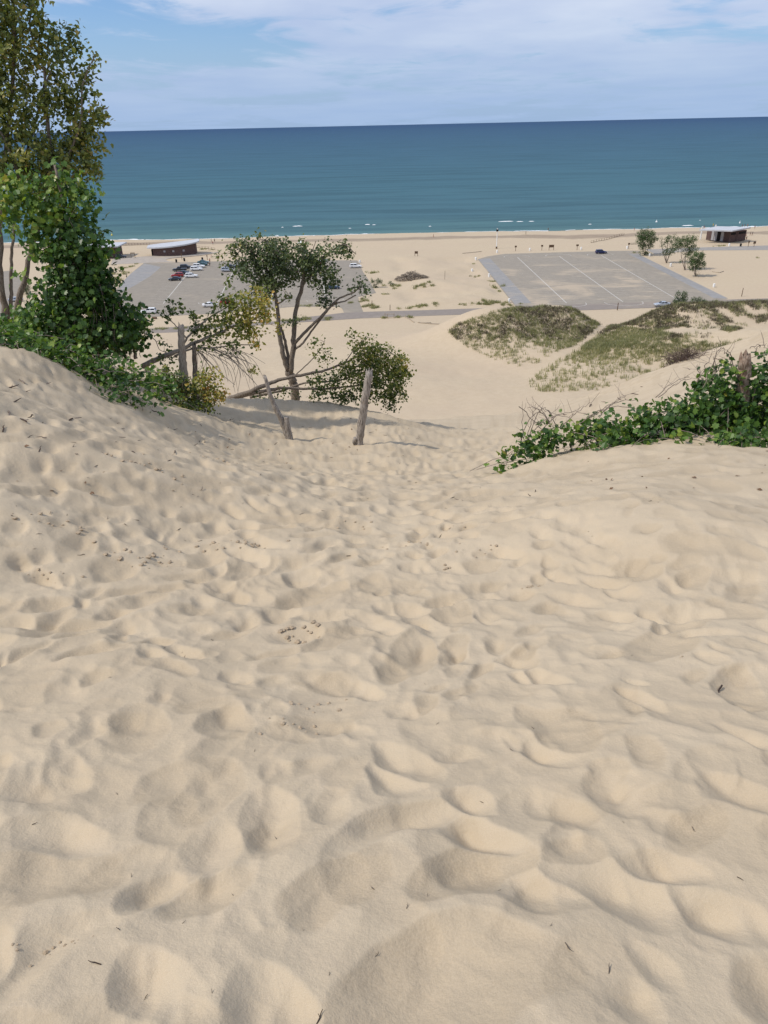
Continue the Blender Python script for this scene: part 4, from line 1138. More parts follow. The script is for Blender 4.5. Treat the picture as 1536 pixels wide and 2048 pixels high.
w = MB(); vs = []; fs = []
for i in range(K + 1):
    t = i / K; p = arcpt(t, 0); zt = 3.1 + 1.3 * t ** 1.3
    vs += [(p.x, p.y, -.1), (p.x, p.y, zt)]
for i in range(K): fs.append((2 * i, 2 * i + 2, 2 * i + 3, 2 * i + 1))
b0 = A0 - nx * 7; b1 = B0 - nx * 7; q = len(vs); vs += [(b0.x, b0.y, -.1), (b0.x, b0.y, 3.4), (b1.x, b1.y, -.1), (b1.x, b1.y, 4.9)]
fs += [(0, 1, q + 1, q), (2 * K, q + 2, q + 3, 2 * K + 1), (q, q + 1, q + 3, q + 2)]
w.add(vs, fs); w.build('wall', M_STONE, root)
r = MB(); vs = []; fs = []
for i in range(K + 1):
    t = i / K; p = arcpt(t, 1.8, 1.0, 3.6); pb = A0 + ax * (LB * t + 1.8 * (2 * t - 1)) - nx * (8 - 3.0 * abs(2 * t - 1) ** 3)
    z = 3.2 + 1.35 * t ** 1.3 + .45 * (t ** 6)
    vs += [(p.x, p.y, z), (p.x, p.y, z + .55), (pb.x, pb.y, z + .75), (pb.x, pb.y, z + .4)]
for i in range(K):
    a = 4 * i; fs += [(a, a + 4, a + 5, a + 1), (a + 1, a + 5, a + 6, a + 2), (a + 2, a + 6, a + 7, a + 3), (a + 3, a + 7, a + 4, a)]
fs += [(0, 1, 2, 3), (4 * K + 3, 4 * K + 2, 4 * K + 1, 4 * K)]
r.add(vs, fs); r.build('roof', M_ROOF, root)
for t in (.30, .50, .73):
    p = arcpt(t, 0, .06); d = (arcpt(t + .01, 0) - arcpt(t - .01, 0)); s = MB(); s.box((p.x, p.y, 2.0), (.9, .10, .8), math.atan2(d.y, d.x)); s.build('wall_sign', M_PANEL, root)
p = arcpt(0.015, 0, .08); s = MB(); s.box((p.x, p.y, 1.4), (.9, .14, 2.7), math.atan2(ax.y, ax.x)); s.build('door', M_DARK, root)

ca, cb, cc_ = G(1411.5, 479), G(1457.6, 484), G(1490, 480); cd = ca + cc_ - cb
root = thing('beach_building', 'brown block building with a flat pale roof beyond the right lot trees', 'building', cb)
w = MB(); w.prism([ca, cb, cc_, cd], -.1, 4.35); w.build('wall', M_STONE, root)
rf = [G(1398, 461.5, 4.9), G(1464.5, 463.5, 4.9), G(1501, 456.8, 5.3)]; rf.append(rf[0] + rf[2] - rf[1])
r = MB(); vs = [(p.x, p.y, p.z) for p in rf] + [(p.x, p.y, p.z + .55) for p in rf]
r.add(vs, [(3, 2, 1, 0), (4, 5, 6, 7), (0, 1, 5, 4), (1, 2, 6, 5), (2, 3, 7, 6), (3, 0, 4, 7)]); r.build('roof', M_ROOF, root)
v = (cb - ca); vn = Vector((v.y, -v.x, 0)).normalized()
if vn.y > 0: vn = -vn
for t0, t1, m_, nm in ((.22, .32, M_PANEL, 'wall_panel'), (.34, .46, M_PANEL, 'wall_panel'), (.46, .60, M_DARK, 'entrance'), (.62, .74, M_PANEL, 'wall_panel'), (.78, .97, M_STONE2, 'wall_panel')):
    a = ca.lerp(cb, t0) + vn * .05; e = ca.lerp(cb, t1) + vn * .05; s = MB(); s.prism([a, e, e - vn * .04, a - vn * .04], .0, 3.9 if nm != 'entrance' else 4.2); s.build(nm, m_, root)
v2 = (cc_ - cb); n2_ = Vector((v2.y, -v2.x, 0)).normalized()
if n2_.y > 0: n2_ = -n2_
for t0, t1, z0_, z1_, m_, nm in ((.35, .47, 0, 4.1, M_STONE2, 'door'), (.04, .33, 2.9, 3.9, M_DARK, 'vent_strip'), (.52, .95, 2.9, 3.9, M_DARK, 'vent_strip')):
    a = cb.lerp(cc_, t0) + n2_ * .05; e = cb.lerp(cc_, t1) + n2_ * .05; s = MB(); s.prism([a, e, e - n2_ * .04, a - n2_ * .04], z0_, z1_); s.build(nm, m_, root)
pp = G(1401, 478); s = MB(); s.box((pp.x, pp.y, 2.7), (.5, .5, 5.6)); s.build('support_post', M_WHITE, root)
s = MB(); e = pp + Vector((2.5, 1.5, 0)); s.tube([(pp.x, pp.y, 4.2), (e.x + 3, e.y + 1, 4.4)], .12, 6); s.build('brace', M_WHITE, root)

c0 = G(236, 515.5); c1 = G(150, 519)
root = thing('beach_building', 'brown building with a flat grey roof half hidden behind the vine column', 'building', c0)
w = MB(); w.prism([c1, c0, c0 + Vector((-.5, 9, 0)), c1 + Vector((-.5, 9, 0))], -.1, 4.6); w.build('wall', M_STONE, root)
r = MB(); e1 = c1 + Vector((-1, -2.2, 0)); e2 = c0 + Vector((1.6, -2.2, 0)); r.prism([e1, e2, e2 + Vector((0, 13, 0)), e1 + Vector((0, 13, 0))], 4.7, 5.2); r.build('roof', M_ROOF, root)
s = MB(); p = c0.lerp(c1, .25); s.box((p.x, p.y - .06, 1.4), (2.2, .12, 2.6)); s.build('door', M_DARK, root)

# ------------------------------------------------------------------ poles, posts, signs and barrels
def gz(px, py):
    g = G(px, py); g.z = tz(g.x, g.y)
    if abs(g.z) > .3: g = G(px, py, g.z)
    return g


g = gz(993, 496.5); root = thing('light_pole', 'tall white pole with a dark head on the sand by the right lot', 'pole', g)
s = MB(); s.tube([g, g + Vector((0, 0, 7.4))], [.22, .16], 10); s.build('pole', M_WHITE, root)
s = MB(); s.box((g.x, g.y, g.z + 7.7), (.9, .5, .8)); s.build('lamp_head', M_DARK, root)
s = MB(); s.box((g.x, g.y, g.z + 8.3), (.5, .3, .4)); s.build('cap', M_WHITE, root)
s = MB(); s.box((g.x, g.y, g.z + .45), (.65, .65, .9)); s.build('base', M_WOOD, root)


def signpost(px, py, label, wd=.9, hg=.7, tall=2.3, two=False, mat=None):
    g = gz(px, py); root = thing('sign_post', label, 'sign', g, 'small signs on the beach flats')
    for dx in ((-wd / 2, wd / 2) if two else (0,)):
        s = MB(); s.tube([g + Vector((dx, 0, -.2)), g + Vector((dx, 0, tall))], .10, 6); s.build('post', M_WOOD, root)
    s = MB(); s.box((g.x, g.y - .13, g.z + tall - hg / 2), (wd, .08, hg)); s.build('sign_board', mat or M_WOOD, root)


for a in [(1031, 502, 'thin brown sign post on the beach edge of the right lot, nearest the white pole'), (1083.5, 500.5, 'small brown sign left of the wide notice board'),
          (1154, 499.5, 'small brown sign right of the wide notice board', 1.1), (1257, 496.5, 'small brown sign at the far corner beside the lot trees'), (1507.5, 493.5, 'brown sign post rightmost beyond the paved walk', 1.1, 1.0),
          (1496, 494, 'dark sign post left of the rightmost sign beyond the walk', .6, .9, 2.6), (364, 519.5, 'thin sign post in front of the curved building', .6, .8, 2.6), (361, 510.5, 'pale sign by the wall of the curved building', .7, 1.0, 2.2), (415, 520, 'small dark sign beside the people near the teal cars', .5, .5, 2)]:
    signpost(*a)
signpost(1102.5, 500.2, 'wide brown notice board on two posts beyond the right lot', 2.0, 1.1, 2.3, True)
signpost(832.5, 513, 'lone notice board standing on the open sand', 1.2, 1.0, 2.0, True)
signpost(266.5, 516, 'brown frame with a board left of the curved building', 1.7, .35, 2.4, True)
M_BARREL = M_WHITE
for i, (px, py, lb) in enumerate([(1059.5, 501.5, 'white barrel between the first two brown signs'), (1162, 499.5, 'white barrel beside the brown sign past the notice board'), (1254, 488 + 9.5, 'white barrel next to the corner sign by the lot trees'),
                                 (1299, 512.5, 'white barrel at the foot of the first lot tree'), (1341, 533, 'white barrel at the strip edge between the lot trees'), (1427.5, 574.5, 'white barrel alone on the sand near the lower right of the lot'),
                                 (1458, 492, 'white barrel on the walk before the right building'), (951.5, 520.5, 'white barrel at the far left corner of the right lot'), (978, 554, 'white barrel halfway down the left strip of the right lot'),
                                 (1018, 605, 'white barrel at the lower left corner of the right lot'), (994, 506, 'white barrel just below the tall white pole'), (719.5, 526, 'white barrel by the lone white car'), (944, 544, 'white barrel fallen into the sand hollow left of the right lot')]):
    g = gz(px, py); root = thing('trash_barrel', lb, 'barrel', g, 'white barrels round the lots')
    s = MB(); s.tube([g + Vector((0, 0, -.1)), g + Vector((0, 0, .5)), g + Vector((0, 0, 1.0))], [.33, .38, .35], 12); s.build('drum', M_BARREL, root)
    s = MB(); s.tube([g + Vector((0, 0, 1.0)), g + Vector((0, 0, 1.12)), g + Vector((0, 0, 1.2))], [.40, .36, .15], 12); s.build('lid', M_WHITE, root)
for px, py, lb in [(1481, 493, 'black bin on the walk before the right building'), (369, 522.5, 'dark bin on the sandy island before the curved building'), (353, 525, 'dark bin at the plaza edge of the left lot'), (405, 521, 'green bin behind the teal cars')]:
    g = gz(px, py); root = thing('litter_bin', lb, 'bin', g, 'dark litter bins')
    s = MB(); s.tube([g, g + Vector((0, 0, 1.1))], [.36, .42], 12); s.build('drum', M_TYRE, root); s = MB(); s.tube([g + Vector((0, 0, 1.1)), g + Vector((0, 0, 1.3))], [.44, .30], 12); s.build('lid', M_DARK, root)


def post(px, py, h, r, label, mat=M_WOOD):
    g = gz(px, py); s = MB(); s.tube(catmull([g + Vector((0, 0, -.2)), g + Vector((.02, 0, h * .5)), g + Vector((.05, 0, h))], 2), [r, r, r * .95, r * .9, r * .85], 7, .05)
    o = s.build('post', mat); tag(o, label, 'post', 'wooden posts')


for a in [(889.5, 559, 3.0, .06, 'thin stake standing in the open sand hollow'), (780, 620.5, 1.7, .10, 'brown post on the far verge of the road'), (1234.5, 620.5, 2.2, .13, 'dark post on the sand gap between the grassy humps'), (1483, 593, 2.6, .11, 'dark post on the sand right of the lot'), (744, 613.5, 1.9, .10, 'dark post beside the lot entrance')]: post(*a)
# little wooden barrier beside the road
g0 = gz(770, 636.5); g1 = gz(788, 636); root = thing('wooden_barrier', 'bleached timber gate frame on the near side of the road', 'barrier', (g0 + g1) / 2)
for g in (g0, g1, g0.lerp(g1, .3)):
    s = MB(); s.tube([g + Vector((0, 0, -.2)), g + Vector((0, 0, 1.35 if g is not g0 else 1.6))], .09, 6); s.build('post', M_WOODPALE, root)
for z in (.35, 1.2):
    s = MB(); s.tube([g0 + Vector((-.2, -.1, z)), g1 + Vector((.2, -.1, z))], .07, 6); s.build('rail', M_WOODPALE, root)
# fence running down to the beach
def railing(p0, p1, n, label, h=1.1, mat=M_WOOD):
    a = gz(*p0); b = gz(*p1); root = thing('fence', label, 'fence', a)
    for i in range(n):
        q = a.lerp(b, i / (n - 1)); q.z = tz(q.x, q.y); s = MB(); s.tube([q, q + Vector((0, 0, h))], .07, 5); s.build('post', mat, root)
    for z in (.15, h - .05):
        s = MB(); s.tube([Vector((q.x, q.y, tz(q.x, q.y) + z)) for q in [a.lerp(b, i / (n - 1)) for i in range(n)]], .07 if z < .5 else .04, 5); s.build('rail', mat, root)


railing((1182, 485), (1248, 469.5), 14, 'long low fence slanting across the sand to the beach', 1.0)
railing((240, 491), (300, 490), 11, 'thin fence line on the sand left of the curved building', 1.0)
railing((392, 494), (430, 500), 7, 'short fence trailing right from the curved building', 1.0)
railing((1262, 488), (1290, 486.5), 8, 'dark low fence behind the first lot tree', .7, M_DARK)
# logs
for pts, r_, lb in [([(836, 645.5), (850, 647), (862, 646.5)], .17, 'short bleached log left of the long one past the road'), ([(857, 648), (880, 649), (905, 650.5)], .14, 'long thin bleached log lying beside the short one'), ([(811, 635), (820, 639), (828, 645)], .14, 'curved dead branch on the sand right of the barrier'),
                    ([(925, 507), (945, 505), (963, 503)], .13, 'washed up log on the beach left of the white pole'), ([(1424, 543.5), (1438, 545.5), (1447, 543)], .13, 'crooked log on the sand right of the lot trees'), ([(305, 637.5), (313, 637.8)], .35, 'dark timber block on the verge below the left lot')]:
    q = [gz(*p) + Vector((0, 0, r_ * .8)) for p in pts]; s = MB(); s.tube(catmull(q, 4), r_, 8, .15); o = s.build('log', M_WOODPALE if 'dark' not in lb else M_WOOD); tag(o, lb, 'log')

# ------------------------------------------------------------------ driftwood heap, verge plants, lot trees
rg = np.random.default_rng(91); random.seed(91)
c = gz(824, 559); root = thing('driftwood_heap', 'wide heap of dead branches on the open sand between the lots', 'brush heap', c)
s = MB(); s2 = MB()
for k in range(560):
    u_ = rg.uniform(0, 2 * PI); rr = math.sqrt(rg.uniform()) ; b = c + Vector((math.cos(u_) * 6.2 * rr, math.sin(u_) * 3.5 * rr, 0)); hz_ = 3.1 * (1 - rr) ** .7 * rg.uniform(.3, 1)
    d = Vector((rg.normal(), rg.normal() * .7, rg.normal() * .35)); d.normalize(); l_ = rg.uniform(.7, 2.4); z = c.z + hz_
    a = b - d * l_ / 2; e = b + d * l_ / 2; a.z = max(a.z - c.z + z, c.z + .05); e.z = max(e.z - c.z + z, c.z + .05)
    r_ = rg.uniform(.03, .11); (s if rg.uniform() < .72 else s2).tube([a, (a + e) / 2 + Vector((0, 0, .1)), e], [r_, r_ * .8, r_ * .4], 5, .1, False)
s.build('dark_branches', M_BARK, root); s2.build('bleached_branches', M_WOODPALE, root)


def far_tree(px, py, tops, blobs, label, name='lot_tree', cat='tree', group='trees beside the right lot', lm=LM_FAR, ls=.34, cs=.75, nl=12, sp=.55, r0=.22, seed=1, tw=.03, per=2.6):
    g = G(px, py); Y = g.y
    tl = [([Vector((g.x, g.y, -.1))] + [P(a, b, Y) for a, b in t], r0 * (1 if i == 0 else .7), .05) for i, t in enumerate(tops)]
    bl = [(b[0], b[1], Y, *b[2:]) for b in blobs]
    return make_tree(name, label, cat, (g.x, g.y, 0), tl[:1], tl[1:] or [([Vector((g.x, g.y, 0)), P(px + 1, py - 6, Y)], .05, .03)], bl, 'oval', lm, M_BARK, ls, nl, sp, cs, per, seed, group, clamp=.1, twr=tw, every=2)


far_tree(1290, 511, [[(1291, 498), (1290, 480)], [(1297, 495), (1303, 478)], [(1285, 497), (1280, 480)]], [(1292, 470, 21, 14, .35), (1283, 482, 12, 12, .3), (1304, 478, 12, 12, .4), (1290, 494, 14, 8, .25), (1288, 507, 12, 4, .15), (1300, 490, 8, 8, .3, .7)], 'roundish tree farthest towards the beach, with low skirts of leaves', seed=101)
far_tree(1333, 526, [[(1332, 510), (1336, 485), (1337, 475)], [(1328, 510), (1322, 485), (1325, 478)], [(1340, 508), (1352, 480), (1358, 472)], [(1338, 512), (1350, 498)]], [(1336, 478, 6, 10, .25), (1352, 476, 14, 8, .35, .6), (1326, 486, 7, 10, .25, .5), (1340, 500, 14, 10, .35, .7), (1346, 488, 12, 8, .35, .5), (1320, 476, 5, 3, .3, .5), (1330, 505, 8, 8, .3, .5)], 'sparse tree with bare forked limbs, second from the beach', seed=102)
far_tree(1370, 540, [[(1370, 520), (1374, 500), (1376, 485)], [(1363, 515), (1362, 495)], [(1366, 520), (1382, 500)]], [(1368, 484, 20, 12, .45), (1384, 478, 12, 10, .5), (1356, 492, 10, 10, .3), (1384, 498, 14, 12, .5), (1374, 505, 12, 8, .35, .7), (1362, 522, 4, 6, .2, .5)], 'tallest lot tree on three bare stems', seed=103)
far_tree(1391, 553, [[(1391, 535), (1390, 515)], [(1386, 535), (1378, 515)]], [(1392, 515, 16, 14, .4), (1400, 525, 12, 12, .35), (1385, 525, 12, 12, .35), (1403, 510, 9, 8, .4), (1406, 527, 6, 6, .3), (1390, 537, 14, 7, .25), (1396, 548, 4, 4, .1)], 'leafy tree nearest the camera beside the right lot', seed=104)
far_tree(1358, 612, [[(1357, 600)], [(1369, 598)], [(1350, 600)]], [(1356, 592, 5, 10, .25), (1368, 592, 6, 12, .25), (1362, 603, 14, 8, .2), (1350, 604, 5, 5, .2)], 'twin peaked shrub poking up behind the grassy hump', 'shrub', 'shrub', 'shrubs behind the humps', ls=.26, cs=.5, sp=.4, r0=.08, seed=105)
far_tree(1396, 612, [[(1397, 602)], [(1388, 601)]], [(1387, 600, 6, 7, .22), (1397, 600, 6, 7, .25), (1405, 604, 9, 6, .2), (1412, 606, 8, 4, .2)], 'broad low shrub right of the twin peaked one', 'shrub', 'shrub', 'shrubs behind the humps', ls=.26, cs=.5, sp=.4, r0=.08, seed=106)
far_tree(752, 575, [[(752, 566)], [(746, 566)]], [(744, 562, 6, 5, .25), (756, 562, 7, 6, .3), (750, 572, 6, 6, .22), (762, 565, 5, 4, .25)], 'round green bush at the right edge of the left lot', 'shrub', 'shrub', 'shrubs between the lots', ls=.24, cs=.5, sp=.4, r0=.08, seed=107)
far_tree(781, 571, [[(780, 565)]], [(780, 566, 5, 3.5, .35), (787, 570, 7, 3, .3)], 'small pointed shrub right of the round green bush', 'shrub', 'shrub', 'shrubs between the lots', ls=.2, cs=.4, sp=.3, r0=.06, seed=108)
far_tree(53, 588, [[(52, 576)]], [(52, 577, 10, 12, .2)], 'dark shrub between the left trunks and the vine', 'shrub', 'shrub', 'shrubs by the far left lot', ls=.24, cs=.5, sp=.4, r0=.08, seed=109)

# ------------------------------------------------------------------ dune grass (nobody could count it)
def inside(px, py, poly):
    r = np.zeros(len(px), bool); n = len(poly)
    for i in range(n):
        x1, y1 = poly[i]; x2, y2 = poly[(i + 1) % n]
        c = ((y1 > py) != (y2 > py)) & (px < (x2 - x1) * (py - y1) / ((y2 - y1) if y2 != y1 else 1e-9) + x1); r ^= c
    return r


def project(X, Y, Z):
    z = Z - H; A = X; B = Y * sp + z * cp; D = Y * cp - z * sp
    A = A / D; B = B / D; a = A * cr - B * sr; b = A * sr + B * cr
    return 768 + a * FPX, 1024 - b * FPX


POLY = {'A': [(893, 662), (920, 645), (960, 632), (1010, 618), (1080, 612), (1150, 616), (1200, 630), (1197, 652), (1150, 692), (1120, 700), (1080, 724), (1040, 734), (990, 720), (940, 697)],
        'B': [(1202, 634), (1250, 608), (1310, 595), (1350, 585), (1450, 580), (1800, 575), (1800, 640), (1536, 640), (1450, 668), (1400, 690), (1330, 665), (1260, 655)],
        'C': [(1050, 768), (1100, 730), (1155, 702), (1205, 662), (1228, 650), (1330, 665), (1430, 688), (1800, 640), (1800, 700), (1400, 725), (1330, 750), (1250, 775), (1200, 800), (1150, 800), (1085, 790)]}
rg = np.random.default_rng(111)
n = 150000
X = rg.uniform(12, 190, n); Y = rg.uniform(135, 204, n); Z = terr(X, Y); px, py = project(X, Y, Z)
n1_ = fbm(X * .12, Y * .12, 4, 41) + .5; n2__ = fbm(X * .45, Y * .45, 3, 43) + .5
dA = inside(px, py, POLY['A']); dB = inside(px, py, POLY['B']); dC = inside(px, py, POLY['C'])
low = np.clip((py - 690) / 70, 0, 1)
dens_ = np.where(dA, .62 - .50 * smooth(672, 705, py), 0) + np.where(dB, .60 * smooth(.42, .56, n1_), 0) + np.where(dC, .60 - .50 * smooth(690, 735, py), 0)
bare = dB & inside(px, py, [(1375, 622), (1400, 618), (1420, 640), (1450, 655), (1430, 678), (1385, 688), (1378, 660)])
dens_[bare] *= .12
dens_ *= smooth(.12, .48, n1_ * .5 + n2__ * .5 + .10) * .72
spA = dA & (py > 672); spC = dC & (py > 695)
dens_ = np.where(spA | spC, np.maximum(dens_, .085 * smooth(.25, .45, n2__)), dens_)
pick = rg.uniform(0, 1, n) < dens_
gx, gy, gz_ = X[pick], Y[pick], Z[pick]; gpy = py[pick]; gn = n1_[pick]; brown = (n2__[pick] * .5 + gn * .5 > .52) & (gpy < 680) & (rg.uniform(size=pick.sum()) < .75)


def tufts(name, x, y, z, hgt, blades, tone, mat, seed, spread=.22, wid=.05):
    rg = np.random.default_rng(seed); n = len(x); k = blades
    i = np.repeat(np.arange(n), k); N_ = len(i); th = rg.uniform(0, 2 * PI, N_); le = rg.uniform(.1, .75, N_)
    h = hgt[i] * rg.uniform(.55, 1.1, N_); bx = x[i] + rg.normal(size=N_) * spread * hgt[i]; by = y[i] + rg.normal(size=N_) * spread * hgt[i]; bz = z[i] - .05
    wv = np.stack([-np.sin(th), np.cos(th), np.zeros(N_)], -1) * (wid * hgt[i])[:, None]
    b = np.stack([bx, by, bz], -1); d = np.stack([np.cos(th) * le * h, np.sin(th) * le * h, h], -1)
    V = np.stack([b - wv, b + wv, b + d * [.42, .42, .62] + wv * .6, b + d * [.42, .42, .62] - wv * .6, b + d], 1).reshape(-1, 3)
    q = (np.arange(N_) * 5)[:, None]
    F3 = np.concatenate([q + np.array([[0, 1, 2]]), q + np.array([[0, 2, 3]]), q + np.array([[3, 2, 4]])], 1).reshape(-1, 3)
    o = smash(name, V, F3, mat); at = o.data.attributes.new('rnd', 'FLOAT', 'FACE')
    at.data.foreach_set('value', np.repeat(np.clip(tone[i] + rg.normal(size=N_) * .12, 0, 1), 3).astype(np.float32)); return o


LM_GRASS = leaf_mat('marram_blades', [(0.13, 0.13, 0.072), (0.215, 0.212, 0.118), (0.31, 0.285, 0.165), (0.40, 0.35, 0.22)], .4, .6)
LM_SCRUB = leaf_mat('dune_scrub_leaf', [(0.075, 0.058, 0.042), (0.13, 0.105, 0.075), (0.15, 0.14, 0.08), (0.22, 0.18, 0.12)], .15, .7)
gr = ~brown
hg_ = np.where(gpy > 690, .95, .80) * rg.uniform(.7, 1.2, len(gx))
o = tufts('dune_grass', gx[gr], gy[gr], gz_[gr], hg_[gr], 9, .42 + .30 * rg.normal(size=gr.sum()) * .5 + .15 * (gpy[gr] > 700), LM_GRASS, 3, .26, .045)
tag(o, 'tufts of marram grass over the humps between the road and the near dune', 'grass', kind='stuff')
o = tufts('dune_scrub', gx[brown], gy[brown], gz_[brown], hg_[brown] * .8, 12, .4 + .2 * rg.normal(size=brown.sum()), LM_SCRUB, 4, .6, .09)
tag(o, 'dark brown dry scrub on the tops of the grassy humps', 'scrub', kind='stuff')
VT = [(1105, 0, 0, 0)][:0] + [(1110 - 240 + 0, 612, 5, 3), (930, 611, 14, 2), (975, 607, 16, 5), (990, 606, 14, 4), (1005, 609, 8, 3), (1020, 611, 6, 2), (838, 613, 12, 4), (822, 616, 6, 3), (728, 603, 10, 4), (735, 612, 12, 4), (748, 616, 10, 4), (797, 617, 4, 2), (1105 - 100, 572, 4, 3),
      (989, 576, 8, 4), (983, 564, 4, 3), (743, 545, 12, 4), (1000, 583, 4, 2), (850, 574, 14, 4), (830, 576, 8, 3), (790, 573, 16, 4), (820, 634, 8, 3), (797, 635, 4, 3), (768, 636, 4, 3), (772, 589, 8, 2), (950, 550, 8, 2), (946, 528, 4, 1.5),
      (245, 536, 8, 3), (262, 533, 6, 3), (225, 548, 12, 4), (250, 545, 8, 4), (232, 560, 10, 5), (270, 528, 4, 2), (640, 612, 16, 2), (610, 613, 12, 2), (310, 658, 30, 2), (360, 657, 20, 2), (420, 652, 30, 3), (280, 661, 20, 2), (700, 605, 5, 3), (1270 + 8, 505, 12, 2), (1296, 508, 10, 2), (1515, 520 - 4, 4, 1),
      (404, 498, 4, 2), (412, 497, 5, 2), (422, 498, 4, 2), (1440, 492, 12, 1.5), (1447, 491, 4, 2), (600, 640, 40, 4), (660, 636, 12, 2), (1360, 614, 30, 6), (1450, 608, 60, 6), (1040, 608, 4, 1)]
tx, ty, th_ = [], [], []
for (a, b, ra, rb) in VT:
    k = int(5 + ra * rb * 0.75); sub_ = [(rg.normal() * ra * .55, rg.normal() * rb * .38) for _ in range(4 + int(ra / 5))]
    for _ in range(k):
        su = sub_[rg.integers(len(sub_))]; q = G(a + su[0] + rg.normal() * 1.2, b + su[1] + rg.normal() * .35); tx.append(q.x); ty.append(q.y); th_.append(rg.uniform(.35, .95) * (.6 + rb * .11))
tx, ty, th_ = map(np.array, (tx, ty, th_))
o = tufts('verge_grass', tx, ty, terr(tx, ty), th_, 10, .45 + .3 * rg.normal(size=len(tx)), LM_GRASS, 5, .5, .07)
tag(o, 'scattered grass and weeds along the road verge and lot edges', 'grass', kind='stuff')

# ------------------------------------------------------------------ surf
M_FOAM = flat_mat('foam', (0.82, 0.84, 0.84), 0.7, 0.2, 0.03, 2)
s = MB(); rg = np.random.default_rng(121)


def foam(px, py, wpx, th=1.2):
    g = G(px, py, -3); w_ = wpx * g.y * cp / FPX; k = max(6, int(w_ / 1.0)); xs = np.linspace(-w_ / 2, w_ / 2, k); ph = rg.uniform(0, 99)
    e = np.sqrt(np.clip(1 - (xs / (w_ / 2)) ** 2, 0, 1)); nn = fbm(xs * .5 + ph, xs * 0 + ph, 3, 5)
    th *= .7; top = g.y + (e * th * .8 + nn * th * 1.2 * e); bot = g.y - e * th * .4 + nn * th * .6; hh = -2.96 + .25 * e
    b = len(s.v)
    s.v += [(g.x + x, t, -2.95) for x, t in zip(xs, top)] + [(g.x + x, (t + u_) / 2, h_) for x, t, u_, h_ in zip(xs, top, bot, hh)] + [(g.x + x, t, -2.95) for x, t in zip(xs, bot)]
    for i in range(k - 1):
        for r_ in (0, k): s.f.append((b + r_ + i, b + r_ + k + i, b + r_ + k + i + 1, b + r_ + i + 1))


for a in [(595, 452.5, 22, 3.0), (735, 449.5, 12, 2.2), (748, 450, 8, 1.2), (554, 471.5, 9, 2.0), (628, 472, 7, 1.6), (1012, 443.2, 34, 2.6), (1040, 443.5, 16, 1.2), (1063, 443, 12, 1.6), (499, 477, 6, 1.5), (565, 455, 5, .8), (1180, 449, 8, .8), (860, 453, 6, .7), (1375, 451.5, 26, 2.6), (1467, 454, 26, 2), (1400, 441, 3, 1), (700, 457, 6, .7)]: foam(*a)
for (x0_, x1_, th) in ((232, 306, 1.0), (690, 735, .8), (735, 850, .35), (1040, 1110, .9), (1150, 1170, .4), (1190, 1330, .35), (1500, 1620, .9), (850, 1040, .3), (306, 690, .3), (1335, 1500, .4), (-100, 232, .5)):
    # surf line: follow the real waterline of the beach
    xs_w = np.linspace(G(x0_, 472, -3).x, G(x1_, 470, -3).x, max(8, int((x1_ - x0_) * .4))); yy_ = np.linspace(400, 450, 260)
    tp, bt = [], []
    for x in xs_w:
        zz_ = terr(np.full(260, x), yy_); k = int(np.argmax(zz_ < -3.0)); tp.append(yy_[k])
    tp = np.array(tp); nn = fbm(xs_w * .3, xs_w * 0 + 3, 3, 9); b = len(s.v); k = len(xs_w)
    s.v += [(x, t + th * (1.6 + nn_ * 2.5), -2.95) for x, t, nn_ in zip(xs_w, tp, nn)] + [(x, t - .6, -2.94) for x, t in zip(xs_w, tp)]
    for i in range(k - 1): s.f.append((b + k + i, b + k + i + 1, b + i + 1, b + i))
o = s.build('breaking_waves', M_FOAM); o['kind'] = 'stuff'; tag(o, 'thin white surf along the shore and a few small breakers offshore', 'surf', kind='stuff')
M_YELLOW = flat_mat('yellow_buoy', (0.65, 0.55, 0.10), 0.5)
for px, py, m_, r_, lb in [(224, 471, M_YELLOW, .6, 'yellow buoy afloat off the left beach'), (1313, 444.5, M_WHITE, .6, 'white buoy afloat off the right beach'), (1479.5, 446.5, M_WHITE, .4, 'small white buoy afloat above the right building')]:
    g = G(px, py, -3); root = thing('buoy', lb, 'buoy', g); s = MB(); s.tube([g + Vector((0, 0, -.3)), g + Vector((0, 0, .1)), g + Vector((0, 0, .5)), g + Vector((0, 0, .9))], [r_ * .6, r_, r_ * .8, r_ * .2], 12); s.build('float', m_, root)
    s = MB(); s.tube([g + Vector((0, 0, .8)), g + Vector((0, 0, 1.5))], .08, 6); s.build('mast', m_, root)
g = P(1432, 449.5, 402); zb_ = tz(g.x, g.y); s = MB(); s.box((g.x, g.y, (g.z + zb_) / 2), (.7, .3, g.z - zb_)); o = s.build('marker_board', M_WHITE); tag(o, 'tall white marker board on the beach behind the right building', 'marker')

# ------------------------------------------------------------------ people on the beach
M_SKIN = flat_mat('skin', (0.42, 0.26, 0.18), 0.6, 0.3, 0.03)
M_HAIR = flat_mat('hair', (0.05, 0.03, 0.02), 0.7)
CL = {k: flat_mat('cloth_' + k, c, 0.85, 0.2, 0.05) for k, c in (('red', (.40, .05, .04)), ('black', (.03, .03, .035)), ('blue', (.07, .12, .25)), ('white', (.7, .7, .68)), ('grey', (.22, .22, .22)), ('pink', (.50, .22, .22)), ('yellow', (.6, .55, .10)), ('green', (.10, .2, .1)))}
POSE = {
    'stand': dict(hip=.95, legs=[(-.10, 0, .50, 0), (.10, .03, .50, 0)], foot=[(-.13, 0), (.13, .05)], arms=[(-.24, .0, 1.12, -.26, .08, .86), (.24, 0, 1.12, .27, .06, .86)]),
    'walk': dict(hip=.93, legs=[(-.09, .16, .50, 0), (.09, -.10, .48, 0)], foot=[(-.09, .30), (.09, -.32)], arms=[(-.24, -.12, 1.14, -.24, -.20, .9), (.24, .12, 1.14, .24, .28, .95)]),
}


